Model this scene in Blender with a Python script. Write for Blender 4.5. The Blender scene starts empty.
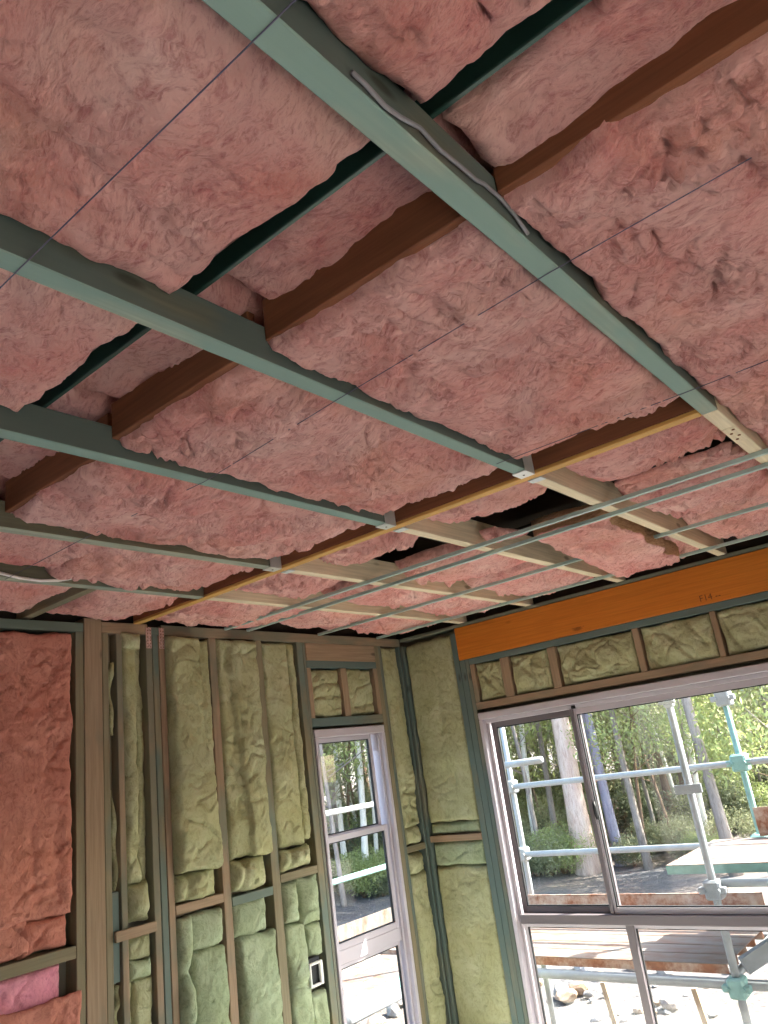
import bpy, math, random
import numpy as np
from mathutils import Matrix, Vector

# ------------------------------------------------------------------ camera
FPX = 757.3
RC = np.array([[0.63305751, -0.76270898, -0.13233743],
               [0.16435869, 0.29949036, -0.93983602],
               [0.75645516, 0.57321944, 0.31495247]])
CZ = 1.84                                   # camera height above the floor
scene = bpy.context.scene
COL = scene.collection
cam_d = bpy.data.cameras.new('camera')
cam = bpy.data.objects.new('camera', cam_d)
COL.objects.link(cam)
cam_d.sensor_fit = 'VERTICAL'
cam_d.sensor_height = 36.0
cam_d.lens = FPX * 36.0 / 1024.0
cam_d.clip_start = 0.02
cam_d.clip_end = 400
M4 = Matrix(((RC[0, 0], -RC[1, 0], -RC[2, 0], 0),
             (RC[0, 1], -RC[1, 1], -RC[2, 1], 0),
             (RC[0, 2], -RC[1, 2], -RC[2, 2], CZ),
             (0, 0, 0, 1)))
cam.matrix_world = M4
scene.camera = cam

# ------------------------------------------------------------------ light
SUN_DIR = Vector((0.64, -0.62, 0.92))       # towards the sun
world = bpy.data.worlds.new('world')
scene.world = world
world.use_nodes = True
wn = world.node_tree.nodes
wl = world.node_tree.links
bg = wn['Background']
sky = wn.new('ShaderNodeTexSky')
sky.sky_type = 'NISHITA'
sky.sun_disc = False
sky.sun_elevation = math.radians(46)
sky.sun_rotation = math.radians(134)
sky.air_density = 1.0
sky.dust_density = 2.5
sky.ozone_density = 1.0
wl.new(sky.outputs[0], bg.inputs[0])
bg.inputs[1].default_value = 0.30
sun_d = bpy.data.lights.new('sun', 'SUN')
sun_d.energy = 9.0
sun_d.angle = math.radians(0.6)
sun_d.color = (1.0, 0.95, 0.87)
sun = bpy.data.objects.new('sun', sun_d)
COL.objects.link(sun)
sun.location = (12, -8, 20)
sun.rotation_euler = SUN_DIR.to_track_quat('Z', 'Y').to_euler()
vs = scene.view_settings
scene.display_settings.display_device = 'sRGB'
vs.view_transform = 'Standard'
vs.look = 'None'
vs.exposure = 2.3
vs.gamma = 1.0
vs.use_curve_mapping = False
scene.cycles.max_bounces = 10
scene.cycles.diffuse_bounces = 6
scene.cycles.transparent_max_bounces = 12
scene.cycles.caustics_reflective = False
scene.cycles.caustics_refractive = False
scene.cycles.sample_clamp_indirect = 8.0

# ------------------------------------------------------------------ pixel -> ray helpers (z relative to camera)
def _ray(px, py):
    return RC.T @ np.array([(px - 384) / FPX, (py - 512) / FPX, 1.0])
def PX(px, py, x):
    v = _ray(px, py); return v * x / v[0]
def PY(px, py, y):
    v = _ray(px, py); return v * y / v[1]
def PZ(px, py, z):
    v = _ray(px, py); return v * z / v[2]

# ------------------------------------------------------------------ noise
def _hash(ix, iy, seed):
    h = (ix.astype(np.int64) * 374761393 + iy.astype(np.int64) * 668265263 + int(seed) * 974634777) & 0xFFFFFFFF
    h = ((h ^ (h >> 13)) * 1274126177) & 0xFFFFFFFF
    return (h ^ (h >> 16)) & 0xFFFF
def perlin(x, y, seed=0):
    x0 = np.floor(x); y0 = np.floor(y)
    fx = x - x0; fy = y - y0
    u = fx * fx * fx * (fx * (fx * 6 - 15) + 10)
    v = fy * fy * fy * (fy * (fy * 6 - 15) + 10)
    def g(ox, oy):
        a = _hash(x0 + ox, y0 + oy, seed) * (2 * math.pi / 65536)
        return np.cos(a) * (fx - ox) + np.sin(a) * (fy - oy)
    a = g(0, 0) + u * (g(1, 0) - g(0, 0))
    b = g(0, 1) + u * (g(1, 1) - g(0, 1))
    return (a + v * (b - a)) * 1.5
def fbm(x, y, seed=0, o=4):
    s = 0; a = 1.0
    for i in range(o):
        s = s + a * perlin(x * 2 ** i, y * 2 ** i, seed + i * 17); a *= 0.5
    return s

# ------------------------------------------------------------------ object helpers
def tag(o, label=None, cat=None, group=None, kind=None):
    if label: o['label'] = label
    if cat: o['category'] = cat
    if group: o['group'] = group
    if kind: o['kind'] = kind
    return o
ORG = {}
def link(name, me, parent=None, loc=(0, 0, 0)):
    o = bpy.data.objects.new(name, me)
    COL.objects.link(o)
    o.location = loc
    if parent is not None:
        o.parent = parent
    return o
def empty(name, loc=(0, 0, 0)):
    """loc relative to camera level"""
    o = bpy.data.objects.new(name, None)
    COL.objects.link(o)
    o.empty_display_size = 0.1
    o.location = (loc[0], loc[1], loc[2] + CZ)
    ORG[o.name] = np.array(o.location)
    return o
def mesh(name, V, F, mat, parent=None, smooth=False, origin=True):
    """V relative to the camera; put the origin at the base centre of the mesh"""
    V = np.asarray(V, float).copy()
    V[:, 2] += CZ
    c = (V.min(0) + V.max(0)) / 2
    c[2] = V[:, 2].min()
    me = bpy.data.meshes.new(name)
    me.from_pydata((V - c).tolist(), [], F if isinstance(F, list) else F.tolist())
    if smooth:
        me.polygons.foreach_set('use_smooth', [True] * len(me.polygons))
    me.update()
    if mat: me.materials.append(MAT[mat])
    base = ORG.get(parent.name, np.zeros(3)) if parent is not None else np.zeros(3)
    o = link(name, me, parent, tuple(c - base))
    ORG[o.name] = c
    return o

class MB:
    def __init__(s): s.V = []; s.F = []
    def add(s, V, F):
        n = len(s.V); s.V += [tuple(v) for v in V]; s.F += [tuple(i + n for i in f) for f in F]; return s
    def box(s, x0, x1, y0, y1, z0, z1, c=0.0025):
        lo = np.array([x0, y0, z0]); hi = np.array([x1, y1, z1])
        lo, hi = np.minimum(lo, hi), np.maximum(lo, hi)
        c = min(c, (hi - lo).min() * 0.3)
        V = []; idx = {}
        for sx in (0, 1):
            for sy in (0, 1):
                for sz in (0, 1):
                    S = np.array([sx, sy, sz])
                    p = np.where(S == 1, hi, lo)
                    for a in range(3):
                        q = p + np.where(S == 1, -c, c); q[a] = p[a]
                        idx[(sx, sy, sz, a)] = len(V); V.append(q)
        F = []
        def quad(l, nrm):
            a, b, d = (np.array(V[i]) for i in l[:3])
            F.append(tuple(l) if np.dot(np.cross(b - a, d - b), nrm) > 0 else tuple(reversed(l)))
        for a in range(3):
            b, d = (a + 1) % 3, (a + 2) % 3
            for sa in (0, 1):
                l = []
                for sb, sd in ((0, 0), (1, 0), (1, 1), (0, 1)):
                    k = [0, 0, 0]; k[a] = sa; k[b] = sb; k[d] = sd; l.append(idx[tuple(k) + (a,)])
                n = np.zeros(3); n[a] = 1 if sa else -1
                quad(l, n)
            for sb in (0, 1):
                for sd in (0, 1):
                    k0 = [0, 0, 0]; k1 = [0, 0, 0]
                    k0[b] = k1[b] = sb; k0[d] = k1[d] = sd; k1[a] = 1
                    l = [idx[tuple(k0) + (b,)], idx[tuple(k1) + (b,)], idx[tuple(k1) + (d,)], idx[tuple(k0) + (d,)]]
                    n = np.zeros(3); n[b] = 1 if sb else -1; n[d] = 1 if sd else -1
                    quad(l, n)
        for sx in (0, 1):
            for sy in (0, 1):
                for sz in (0, 1):
                    n = np.array([sx, sy, sz]) * 2 - 1
                    quad([idx[(sx, sy, sz, a)] for a in range(3)], n)
        return s.add(V, F)
    def bar(s, p0, p1, w, h, up=(0, 0, 1)):
        """rectangular bar from p0 to p1, w across, h along up"""
        p0 = np.array(p0, float); p1 = np.array(p1, float)
        d = p1 - p0; d /= np.linalg.norm(d)
        r = np.cross(d, up); r /= np.linalg.norm(r); u = np.cross(r, d)
        V = [p + r * a * w / 2 + u * b * h / 2 for p in (p0, p1) for a, b in ((-1, -1), (1, -1), (1, 1), (-1, 1))]
        return s.add(V, [(0, 1, 2, 3)[::-1], (4, 5, 6, 7), (0, 1, 5, 4), (1, 2, 6, 5), (2, 3, 7, 6), (3, 0, 4, 7)])
    def tube(s, P, r, n=10, cap=True, close=False):
        P = [np.array(p, float) for p in P]
        m = len(P); R = r if hasattr(r, '__len__') else [r] * m
        V = []; F = []
        ref = np.array([0.31, 0.52, 0.79])
        for i, p in enumerate(P):
            t = P[min(i + 1, m - 1)] - P[max(i - 1, 0)]
            t /= np.linalg.norm(t)
            a = np.cross(t, ref); a /= np.linalg.norm(a); b = np.cross(t, a)
            for k in range(n):
                th = 2 * math.pi * k / n
                V.append(p + R[i] * (a * math.cos(th) + b * math.sin(th)))
        for i in range(m - 1):
            for k in range(n):
                k2 = (k + 1) % n
                F.append((i * n + k, i * n + k2, (i + 1) * n + k2, (i + 1) * n + k))
        if cap:
            F.append(tuple(range(n))[::-1]); F.append(tuple((m - 1) * n + k for k in range(n)))
        return s.add(V, F)
    def build(s, name, mat, parent=None, smooth=False):
        return mesh(name, s.V, s.F, mat, parent, smooth)
def box(name, mat, parent, *a, c=0.0025):
    return MB().box(*a, c=c).build(name, mat, parent)
def tube(name, mat, parent, P, r, n=10):
    o = MB().tube(P, r, n).build(name, mat, parent, True)
    return o

# ------------------------------------------------------------------ materials
MAT = {}
class NT:
    def __init__(s, name, rough=0.85, spec=0.25):
        m = bpy.data.materials.new(name); m.use_nodes = True
        s.m = m; s.t = m.node_tree; s.n = s.t.nodes; s.l = s.t.links
        s.b = s.n['Principled BSDF']; s.out = s.n['Material Output']
        s.b.inputs['Roughness'].default_value = rough
        s.b.inputs['Specular IOR Level'].default_value = spec
        MAT[name] = m
        s.co = s.n.new('ShaderNodeTexCoord').outputs['Object']
        s.oi = s.n.new('ShaderNodeObjectInfo').outputs['Random']
    def coords(s, scale=(1, 1, 1), src=None):
        mp = s.n.new('ShaderNodeMapping'); mp.inputs['Scale'].default_value = scale
        s.l.new(src or s.co, mp.inputs[0]); return mp.outputs[0]
    def noise(s, scale, detail=4, rough=0.55, vec=None, dist=0.0, rnd=True):
        n = s.n.new('ShaderNodeTexNoise')
        n.inputs['Scale'].default_value = scale; n.inputs['Detail'].default_value = detail
        n.inputs['Roughness'].default_value = rough; n.inputs['Distortion'].default_value = dist
        s.l.new(vec or s.co, n.inputs['Vector'])
        if rnd:
            n.noise_dimensions = '4D'
            s.l.new(s.math('MULTIPLY', s.oi, 37.0), n.inputs['W'])
        return n.outputs['Fac']
    def math(s, op, a, b=0.0):
        m = s.n.new('ShaderNodeMath'); m.operation = op
        for i, v in enumerate((a, b)):
            if isinstance(v, (int, float)): m.inputs[i].default_value = v
            else: s.l.new(v, m.inputs[i])
        return m.outputs[0]
    def ramp(s, fac, stops, interp='LINEAR'):
        r = s.n.new('ShaderNodeValToRGB'); cr = r.color_ramp; cr.interpolation = interp
        while len(cr.elements) < len(stops): cr.elements.new(0.5)
        for e, (p, c) in zip(cr.elements, stops):
            e.position = p
            e.color = (c, c, c, 1) if isinstance(c, (int, float)) else tuple(c) + (1,)
        s.l.new(fac, r.inputs[0]); return r.outputs[0]
    def mix(s, fac, a, b, mode='MIX'):
        m = s.n.new('ShaderNodeMix'); m.data_type = 'RGBA'; m.blend_type = mode
        for i, v in ((0, fac), (6, a), (7, b)):
            if isinstance(v, (int, float)): m.inputs[i].default_value = v
            elif isinstance(v, tuple): m.inputs[i].default_value = v + (1,)
            else: s.l.new(v, m.inputs[i])
        return m.outputs[2]
    def color(s, c):
        if isinstance(c, tuple): s.b.inputs['Base Color'].default_value = c + (1,)
        else: s.l.new(c, s.b.inputs['Base Color'])
    def bump(s, h, strength=0.5, dist=0.01, prev=None):
        b = s.n.new('ShaderNodeBump'); b.inputs['Strength'].default_value = strength
        b.inputs['Distance'].default_value = dist
        s.l.new(h, b.inputs['Height'])
        if prev is not None: s.l.new(prev, b.inputs['Normal'])
        s.l.new(b.outputs[0], s.b.inputs['Normal']); return b.outputs[0]

def srgb(r, g, b):
    f = lambda c: (c / 255 / 12.92) if c / 255 <= 0.04045 else ((c / 255 + 0.055) / 1.055) ** 2.4
    return (f(r), f(g), f(b))

def wool(name, base, light, dark, accent, acc_amt, stretch=(3, 1, 1), bump=0.5):
    t = NT(name, 0.95, 0.1)
    warpn = t.n.new('ShaderNodeTexNoise'); warpn.inputs['Scale'].default_value = 3.0
    t.l.new(t.co, warpn.inputs['Vector'])
    wm = t.n.new('ShaderNodeVectorMath'); wm.operation = 'SCALE'; wm.inputs['Scale'].default_value = 0.16
    t.l.new(warpn.outputs['Color'], wm.inputs[0])
    wa = t.n.new('ShaderNodeVectorMath'); wa.operation = 'ADD'
    t.l.new(t.co, wa.inputs[0]); t.l.new(wm.outputs[0], wa.inputs[1])
    vec = t.coords(stretch, wa.outputs[0])
    big = t.noise(4.5, 5, 0.6, wa.outputs[0])
    fib = t.noise(26, 8, 0.72, vec, 1.2)
    fine = t.noise(120, 5, 0.7, vec, 0.8)
    c = t.mix(t.ramp(big, [(0.32, 0.0), (0.68, 1.0)]), base, light)
    c = t.mix(t.ramp(fib, [(0.30, 0.85), (0.52, 0.0)]), c, dark)
    c = t.mix(t.ramp(t.noise(2.3, 3, 0.6, wa.outputs[0]), [(0.5, 0.0), (0.75, acc_amt)]), c, accent)
    c = t.mix(t.math('MULTIPLY', fine, 0.32), c, light, 'SCREEN') if False else t.mix(t.ramp(fine, [(0.4, 0.0), (0.7, 0.35)]), c, light)
    t.color(c)
    b1 = t.bump(fib, bump, 0.028)
    t.bump(fine, bump * 0.8, 0.003, b1)
    return t
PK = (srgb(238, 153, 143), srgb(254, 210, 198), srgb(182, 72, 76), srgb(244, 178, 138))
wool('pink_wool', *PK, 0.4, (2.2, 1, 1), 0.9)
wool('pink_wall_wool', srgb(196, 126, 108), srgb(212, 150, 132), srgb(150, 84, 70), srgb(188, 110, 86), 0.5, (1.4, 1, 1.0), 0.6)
wool('magenta_wool', srgb(226, 140, 158), srgb(238, 168, 182), srgb(184, 92, 116), srgb(226, 146, 150), 0.3, (1.4, 1, 1.0), 0.4)
wool('green_wool', srgb(160, 160, 118), srgb(182, 183, 148), srgb(122, 125, 84), srgb(172, 162, 96), 0.3, (1.2, 1.2, 1.0), 0.45)
wool('green_wool_cool', srgb(142, 154, 120), srgb(170, 180, 150), srgb(106, 120, 84), srgb(152, 156, 94), 0.3, (1.2, 1.2, 1.0), 0.45)
wool('cut_wool', srgb(224, 166, 122), srgb(240, 196, 156), srgb(176, 104, 70), srgb(232, 178, 124), 0.4, (1, 1, 4), 1.0)

def wood(name, c0, c1, stain, amt, axis, rough=0.75, grain=1.0, knots=True):
    t = NT(name, rough, 0.25)
    sc = [14, 14, 14]; sc[axis] = 0.9
    g = t.noise(3.0, 6, 0.6, t.coords(tuple(sc)), 0.6)
    sc2 = [60, 60, 60]; sc2[axis] = 2.0
    g2 = t.noise(2.0, 4, 0.6, t.coords(tuple(sc2)))
    c = t.mix(t.ramp(g, [(0.3, 0.0), (0.7, 1.0)]), c0, c1)
    c = t.mix(t.ramp(g2, [(0.35, 0.35 * grain), (0.6, 0.0)]), c, tuple(x * 0.55 for x in c0))
    if stain:
        sc3 = [5, 5, 5]; sc3[axis] = 1.6
        st = t.noise(1.0, 3, 0.6, t.coords(tuple(sc3)))
        st = t.math('ADD', st, t.math('MULTIPLY', t.math('SUBTRACT', t.oi, 0.5), 0.35))
        a = 0.62 - amt * 0.4
        c = t.mix(t.ramp(st, [(a, 0.0), (a + 0.14, 0.9)]), c, stain)
    if knots:
        sc4 = [9, 9, 9]; sc4[axis] = 3.2
        v = t.n.new('ShaderNodeTexVoronoi'); v.inputs['Scale'].default_value = 1.0
        v.feature = 'F1'
        t.l.new(t.coords(tuple(sc4)), v.inputs['Vector'])
        c = t.mix(t.ramp(v.outputs['Distance'], [(0.06, 0.75), (0.13, 0.0)]), c, tuple(x * 0.3 for x in c0))
    t.color(c)
    t.bump(g2, 0.25, 0.002)
for ax, s in enumerate('xyz'):
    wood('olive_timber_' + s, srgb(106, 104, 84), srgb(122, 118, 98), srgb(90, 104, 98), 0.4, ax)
    wood('teal_timber_' + s, srgb(146, 153, 136), srgb(166, 170, 150), srgb(124, 149, 139), 0.45, ax)
    wood('pale_timber_' + s, srgb(212, 196, 162), srgb(226, 212, 182), None, 0, ax)
    wood('stud_timber_' + s, srgb(124, 115, 90), srgb(138, 128, 102), srgb(98, 112, 102), 0.42, ax)
    wood('bare_timber_' + s, srgb(146, 124, 98), srgb(160, 137, 112), srgb(114, 114, 96), 0.25, ax)
    wood('stained_timber_' + s, srgb(106, 109, 94), srgb(122, 122, 106), srgb(90, 107, 102), 0.4, ax)
    wood('brown_timber_' + s, srgb(122, 76, 52), srgb(138, 88, 60), None, 0, ax)
wood('orange_lvl', srgb(196, 112, 34), srgb(208, 126, 44), None, 0, 1, 0.5)
wood('lvl_edge', srgb(196, 150, 80), srgb(206, 160, 92), None, 0, 1, 0.6)

def plain(name, c, rough=0.5, metal=0.0, spec=0.4, var=0.0, scale=8.0, bump=0.0):
    t = NT(name, rough, spec); t.b.inputs['Metallic'].default_value = metal
    if var:
        n = t.noise(scale, 5, 0.6)
        t.color(t.mix(t.ramp(n, [(0.35, 0.0), (0.65, 1.0)]), tuple(x * (1 - var) for x in c), tuple(min(1, x * (1 + var)) for x in c)))
        if bump: t.bump(n, bump, 0.004)
    else: t.color(c)
    return t
plain('aluminium', srgb(182, 175, 181), 0.42, 0.0, 0.5, 0.03, 3)
plain('aluminium_shaded', srgb(106, 98, 101), 0.42, 0.0, 0.5)  # darker copy of aluminium: the window members' shade is put into its colour
plain('rubber', (0.012, 0.012, 0.013), 0.6)
plain('white_plastic', srgb(236, 236, 230), 0.4)
plain('grey_cable', srgb(132, 130, 132), 0.45)
plain('white_cable', srgb(226, 218, 212), 0.45)
plain('string', srgb(92, 88, 108), 0.8)
plain('galvanised', srgb(196, 204, 204), 0.45, 0.35, 0.5, 0.12, 14)
plain('furring_steel', srgb(168, 190, 182), 0.45, 0.2, 0.5, 0.1, 9)
plain('dark_green_steel', srgb(34, 62, 54), 0.4, 0.1, 0.5, 0.15, 8)
plain('bracket_steel', srgb(214, 218, 214), 0.35, 0.5)
plain('nail_plate', srgb(196, 168, 160), 0.4, 0.5, 0.5, 0.35, 90)
plain('scaffold_grey', srgb(128, 132, 135), 0.5, 0.15, 0.4, 0.14, 12)
plain('scaffold_white', srgb(146, 149, 150), 0.5, 0.05, 0.4, 0.08, 12)
plain('scaffold_teal', srgb(116, 152, 146), 0.5, 0.0, 0.4, 0.14, 12)
plain('ink', srgb(96, 52, 18), 0.8)
plain('roof_underside', srgb(64, 56, 48), 0.9)
plain('sheathing', srgb(118, 112, 96), 0.9)
plain('cladding', srgb(196, 192, 184), 0.7)
plain('floor_board', srgb(204, 203, 198), 0.7, 0, 0.3, 0.08, 2.5)
def rust():
    t = NT('rusty_steel', 0.8, 0.3)
    n = t.noise(7, 7, 0.7); n2 = t.noise(28, 5, 0.7)
    c = t.mix(t.ramp(n2, [(0.35, 0.0), (0.65, 1.0)]), srgb(122, 78, 58), srgb(160, 112, 84))
    c = t.mix(t.ramp(n, [(0.42, 0.0), (0.62, 1.0)]), c, srgb(172, 156, 142))
    t.color(c); t.bump(n2, 0.3, 0.003)
rust()
def worn_deck():
    t = NT('worn_deck', 0.75, 0.3)
    n = t.noise(5, 7, 0.7, t.coords((3, 1, 1))); n2 = t.noise(26, 5, 0.7)
    c = t.mix(t.ramp(n, [(0.42, 0.0), (0.66, 1.0)]), srgb(108, 102, 96), srgb(98, 66, 50))
    c = t.mix(t.ramp(n2, [(0.55, 0.0), (0.72, 0.7)]), c, srgb(94, 58, 42))
    t.color(c); t.bump(n2, 0.2, 0.002)
worn_deck()
def glass():
    m = bpy.data.materials.new('pane_glass'); m.use_nodes = True; MAT['pane_glass'] = m
    t = m.node_tree; n = t.nodes; l = t.links; n.remove(n['Principled BSDF'])
    tr = n.new('ShaderNodeBsdfTransparent'); tr.inputs[0].default_value = (0.95, 0.97, 0.96, 1)
    gl = n.new('ShaderNodeBsdfGlossy'); gl.inputs['Roughness'].default_value = 0.02
    lw = n.new('ShaderNodeLayerWeight'); lw.inputs['Blend'].default_value = 0.5
    pw = n.new('ShaderNodeMath'); pw.operation = 'POWER'; pw.inputs[1].default_value = 4.0
    fr = n.new('ShaderNodeMath'); fr.operation = 'MULTIPLY_ADD'; fr.inputs[1].default_value = 0.8; fr.inputs[2].default_value = 0.03
    l.new(lw.outputs['Facing'], pw.inputs[0]); l.new(pw.outputs[0], fr.inputs[0])
    mx = n.new('ShaderNodeMixShader')
    l.new(fr.outputs[0], mx.inputs[0]); l.new(tr.outputs[0], mx.inputs[1]); l.new(gl.outputs[0], mx.inputs[2])
    l.new(mx.outputs[0], n['Material Output'].inputs[0])
glass()
def ground_mat():
    t = NT('gravel_ground', 0.95, 0.1)
    n = t.noise(0.5, 6, 0.65, rnd=False); n2 = t.noise(9, 6, 0.75, rnd=False); n3 = t.noise(40, 4, 0.7, rnd=False)
    c = t.mix(t.ramp(n, [(0.38, 0.0), (0.62, 1.0)]), srgb(98, 97, 99), srgb(122, 108, 96))
    c = t.mix(t.ramp(n2, [(0.38, 0.8), (0.56, 0.0)]), c, srgb(70, 68, 70))
    c = t.mix(t.ramp(n3, [(0.5, 0.0), (0.7, 0.6)]), c, srgb(146, 142, 138))
    t.color(c); b = t.bump(n2, 0.8, 0.08); t.bump(n3, 0.7, 0.02, b)
ground_mat()
def rock_mat():
    t = NT('pale_rock', 0.9, 0.2)
    n = t.noise(3, 6, 0.7)
    c = t.mix(t.ramp(n, [(0.3, 0.0), (0.7, 1.0)]), srgb(108, 105, 104), srgb(150, 145, 138))
    c = t.mix(t.ramp(t.oi, [(0.55, 0.0), (0.9, 0.7)]), c, srgb(150, 120, 90))
    t.color(c); t.bump(n, 0.5, 0.05)
rock_mat()
def bark(name, a, b, d):
    t = NT(name, 0.9, 0.15)
    n = t.noise(2.2, 6, 0.65, t.coords((3, 3, 0.7)), 0.5); n2 = t.noise(9, 5, 0.7, t.coords((4, 4, 0.6)))
    c = t.mix(t.ramp(n, [(0.35, 0.0), (0.65, 1.0)]), a, b)
    c = t.mix(t.ramp(n2, [(0.3, 0.75), (0.5, 0.0)]), c, d)
    t.color(c); t.bump(n2, 0.6, 0.04)
bark('bark_grey', srgb(128, 118, 112), srgb(160, 148, 138), srgb(82, 72, 66))
bark('bark_pink', srgb(196, 166, 152), srgb(216, 196, 182), srgb(140, 112, 100))
bark('bark_violet', srgb(140, 138, 158), srgb(166, 162, 174), srgb(108, 104, 122))
bark('bark_white', srgb(216, 210, 198), srgb(228, 222, 212), srgb(170, 158, 146))
bark('bark_brown', srgb(120, 100, 84), srgb(150, 124, 104), srgb(74, 60, 50))
def leaf(name, a, b):
    t = NT(name, 0.6, 0.3)
    g = t.n.new('ShaderNodeNewGeometry')
    r = g.outputs['Random Per Island']
    t.color(t.mix(r, a, b))
    t.b.inputs['Transmission Weight'].default_value = 0.0
    tr = t.n.new('ShaderNodeBsdfTranslucent')
    t.l.new(t.mix(r, b, a), tr.inputs[0])
    mx = t.n.new('ShaderNodeMixShader'); mx.inputs[0].default_value = 0.4
    t.l.new(t.b.outputs[0], mx.inputs[1]); t.l.new(tr.outputs[0], mx.inputs[2])
    t.l.new(mx.outputs[0], t.out.inputs[0])
leaf('leaf_olive', srgb(108, 114, 82), srgb(168, 168, 132))
leaf('leaf_green', srgb(112, 128, 74), srgb(178, 184, 122))
leaf('leaf_dark', srgb(84, 92, 70), srgb(140, 144, 112))

# ================================================================== STRUCTURE
YA = 3.40          # inner face of the left (far) wall's studs
XB = 4.45          # inner face of the right wall's studs
H = 0.86           # underside of the ceiling joists above the camera
FL = -CZ
DEP = 0.09
floor = box('floor', 'floor_board', None, -1.6, XB + 0.10, -2.45, YA + 0.12, FL - 0.05, FL)
tag(floor, 'timber sheet floor of the unfinished room', 'floor', kind='structure')

# roof: a shell over the roof space, with added rim skirts that keep light out
rb = MB()
RX0, RX1, RY0, RY1, RZ = -1.6, 5.0, -2.5, 3.95, 1.42
rb.box(RX0, RX1, RY0, RY1, RZ, RZ + 0.05)
rb.box(RX0, RX0 + 0.04, RY0, RY1, 0.84, RZ)
rb.box(RX0, RX1, RY0, RY0 + 0.04, 0.84, RZ)
rb.box(XB + DEP + 0.012, XB + DEP + 0.045, RY0, YA + DEP + 0.05, 0.80, RZ)
rb.box(RX0, XB + DEP + 0.04, YA + DEP + 0.012, YA + DEP + 0.045, 0.80, RZ)
roof = rb.build('roof', 'roof_underside')
tag(roof, 'dark roof over the insulated ceiling', 'roof', kind='structure')

wb = MB()  # back wall added out of view; its doorway gap lets in fill light
wb.box(RX0, -0.3, -2.45, -2.40, FL, 0.86).box(1.5, XB + 0.1, -2.45, -2.40, FL, 0.86).box(-0.3, 1.5, -2.45, -2.40, 0.26, 0.86)
wall_back_added = wb.build('wall_back_added', 'sheathing')
tag(wall_back_added, 'added unseen wall behind the viewer with a gap for fill light', 'wall', kind='structure')
wall_side_added = MB().box(RX0, RX0 + 0.04, -2.39, YA + 0.1, FL, 0.84).build('wall_side_added', 'sheathing')  # added out of view to close this side against light
tag(wall_side_added, 'added unseen wall closing off light on the side away from the wide window', 'wall', kind='structure')

ceiling = empty('ceiling', (2.0, 1.5, H))
tag(ceiling, 'open timber ceiling frame of greenish joists with pink batts between', 'ceiling', kind='structure')
JH = 0.09
JY = {'Y': (-0.76, -0.715), 'Z': (-0.16, -0.115), 'A': (0.440, 0.487), 'B': (1.040, 1.086), 'C': (1.645, 1.690), 'D': (2.285, 2.330), 'E': (2.815, 2.860)}
BX0, BX1 = 2.232, 2.272
for k, (a, b) in JY.items():
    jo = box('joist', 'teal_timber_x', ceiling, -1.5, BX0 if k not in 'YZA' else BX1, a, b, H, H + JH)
    jo.data.materials.append(MAT['olive_timber_x'])         # wide faces less stained, olive, darkened in colour for their shade; edges teal
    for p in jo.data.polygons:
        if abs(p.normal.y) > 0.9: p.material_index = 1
    if k != 'E':
        box('joist', 'pale_timber_x', ceiling, BX1 + 0.001, XB + 0.04, a, b, H, H + JH + 0.03)
    else:
        box('joist', 'pale_timber_x', ceiling, BX1 + 0.001, XB + 0.04, a, b, H, H + JH + 0.03)
# the deep beam with a yellow ply edge that the joists hang from
bm_ = box('ceiling_beam', 'brown_timber_y', ceiling, BX0, BX1, 0.488, YA - 0.0, H + 0.012, H + 0.30)
box('beam_flange', 'lvl_edge', bm_, BX0, BX1, 0.488, YA, H - 0.002, H + 0.0115)
# brown blocking between the joists
ks = list(JY)
for i in range(len(ks) - 1):
    y0 = JY[ks[i]][1]; y1 = JY[ks[i + 1]][0]
    x0 = 1.03 if i != 4 else 1.05
    box('blocking', 'brown_timber_y', ceiling, x0, x0 + 0.022, y0 + 0.001, y1 - 0.001, H + 0.05, H + 0.155)
box('blocking', 'stud_timber_y', ceiling, 1.665, 1.71, 2.861, YA + 0.08, H + 0.0, H + 0.07)
# dark green steel batten over the joists
gb = MB().box(0.845, 0.854, -1.2, YA, H + JH + 0.001, H + JH + 0.004).box(0.845, 0.848, -1.2, YA, H + JH + 0.004, H + JH + 0.05)
gb.build('ceiling_batten', 'dark_green_steel', ceiling)
# joist hangers where joists meet the beam
for k in 'BCD':
    a, b = JY[k]
    hb = MB().box(BX0 - 0.065, BX0 - 0.001, a - 0.003, b + 0.003, H - 0.004, H - 0.001, 0.0005)
    hb.box(BX0 - 0.065, BX0 - 0.001, a - 0.004, a - 0.001, H - 0.004, H + 0.08, 0.0005)
    ho = hb.build('joist_hanger', 'bracket_steel', ceiling)
    MB().tube([(BX0 - 0.03, (a + b) / 2, H - 0.0055), (BX0 - 0.03, (a + b) / 2, H - 0.004)], 0.004, 8).build('nail', 'rubber', ho)
    hb = MB().box(BX1 + 0.002, BX1 + 0.04, a - 0.003, b + 0.003, H - 0.004, H - 0.001, 0.0005)
    hb.build('joist_hanger', 'pale_timber_x' if False else 'galvanised', ceiling)
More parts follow.
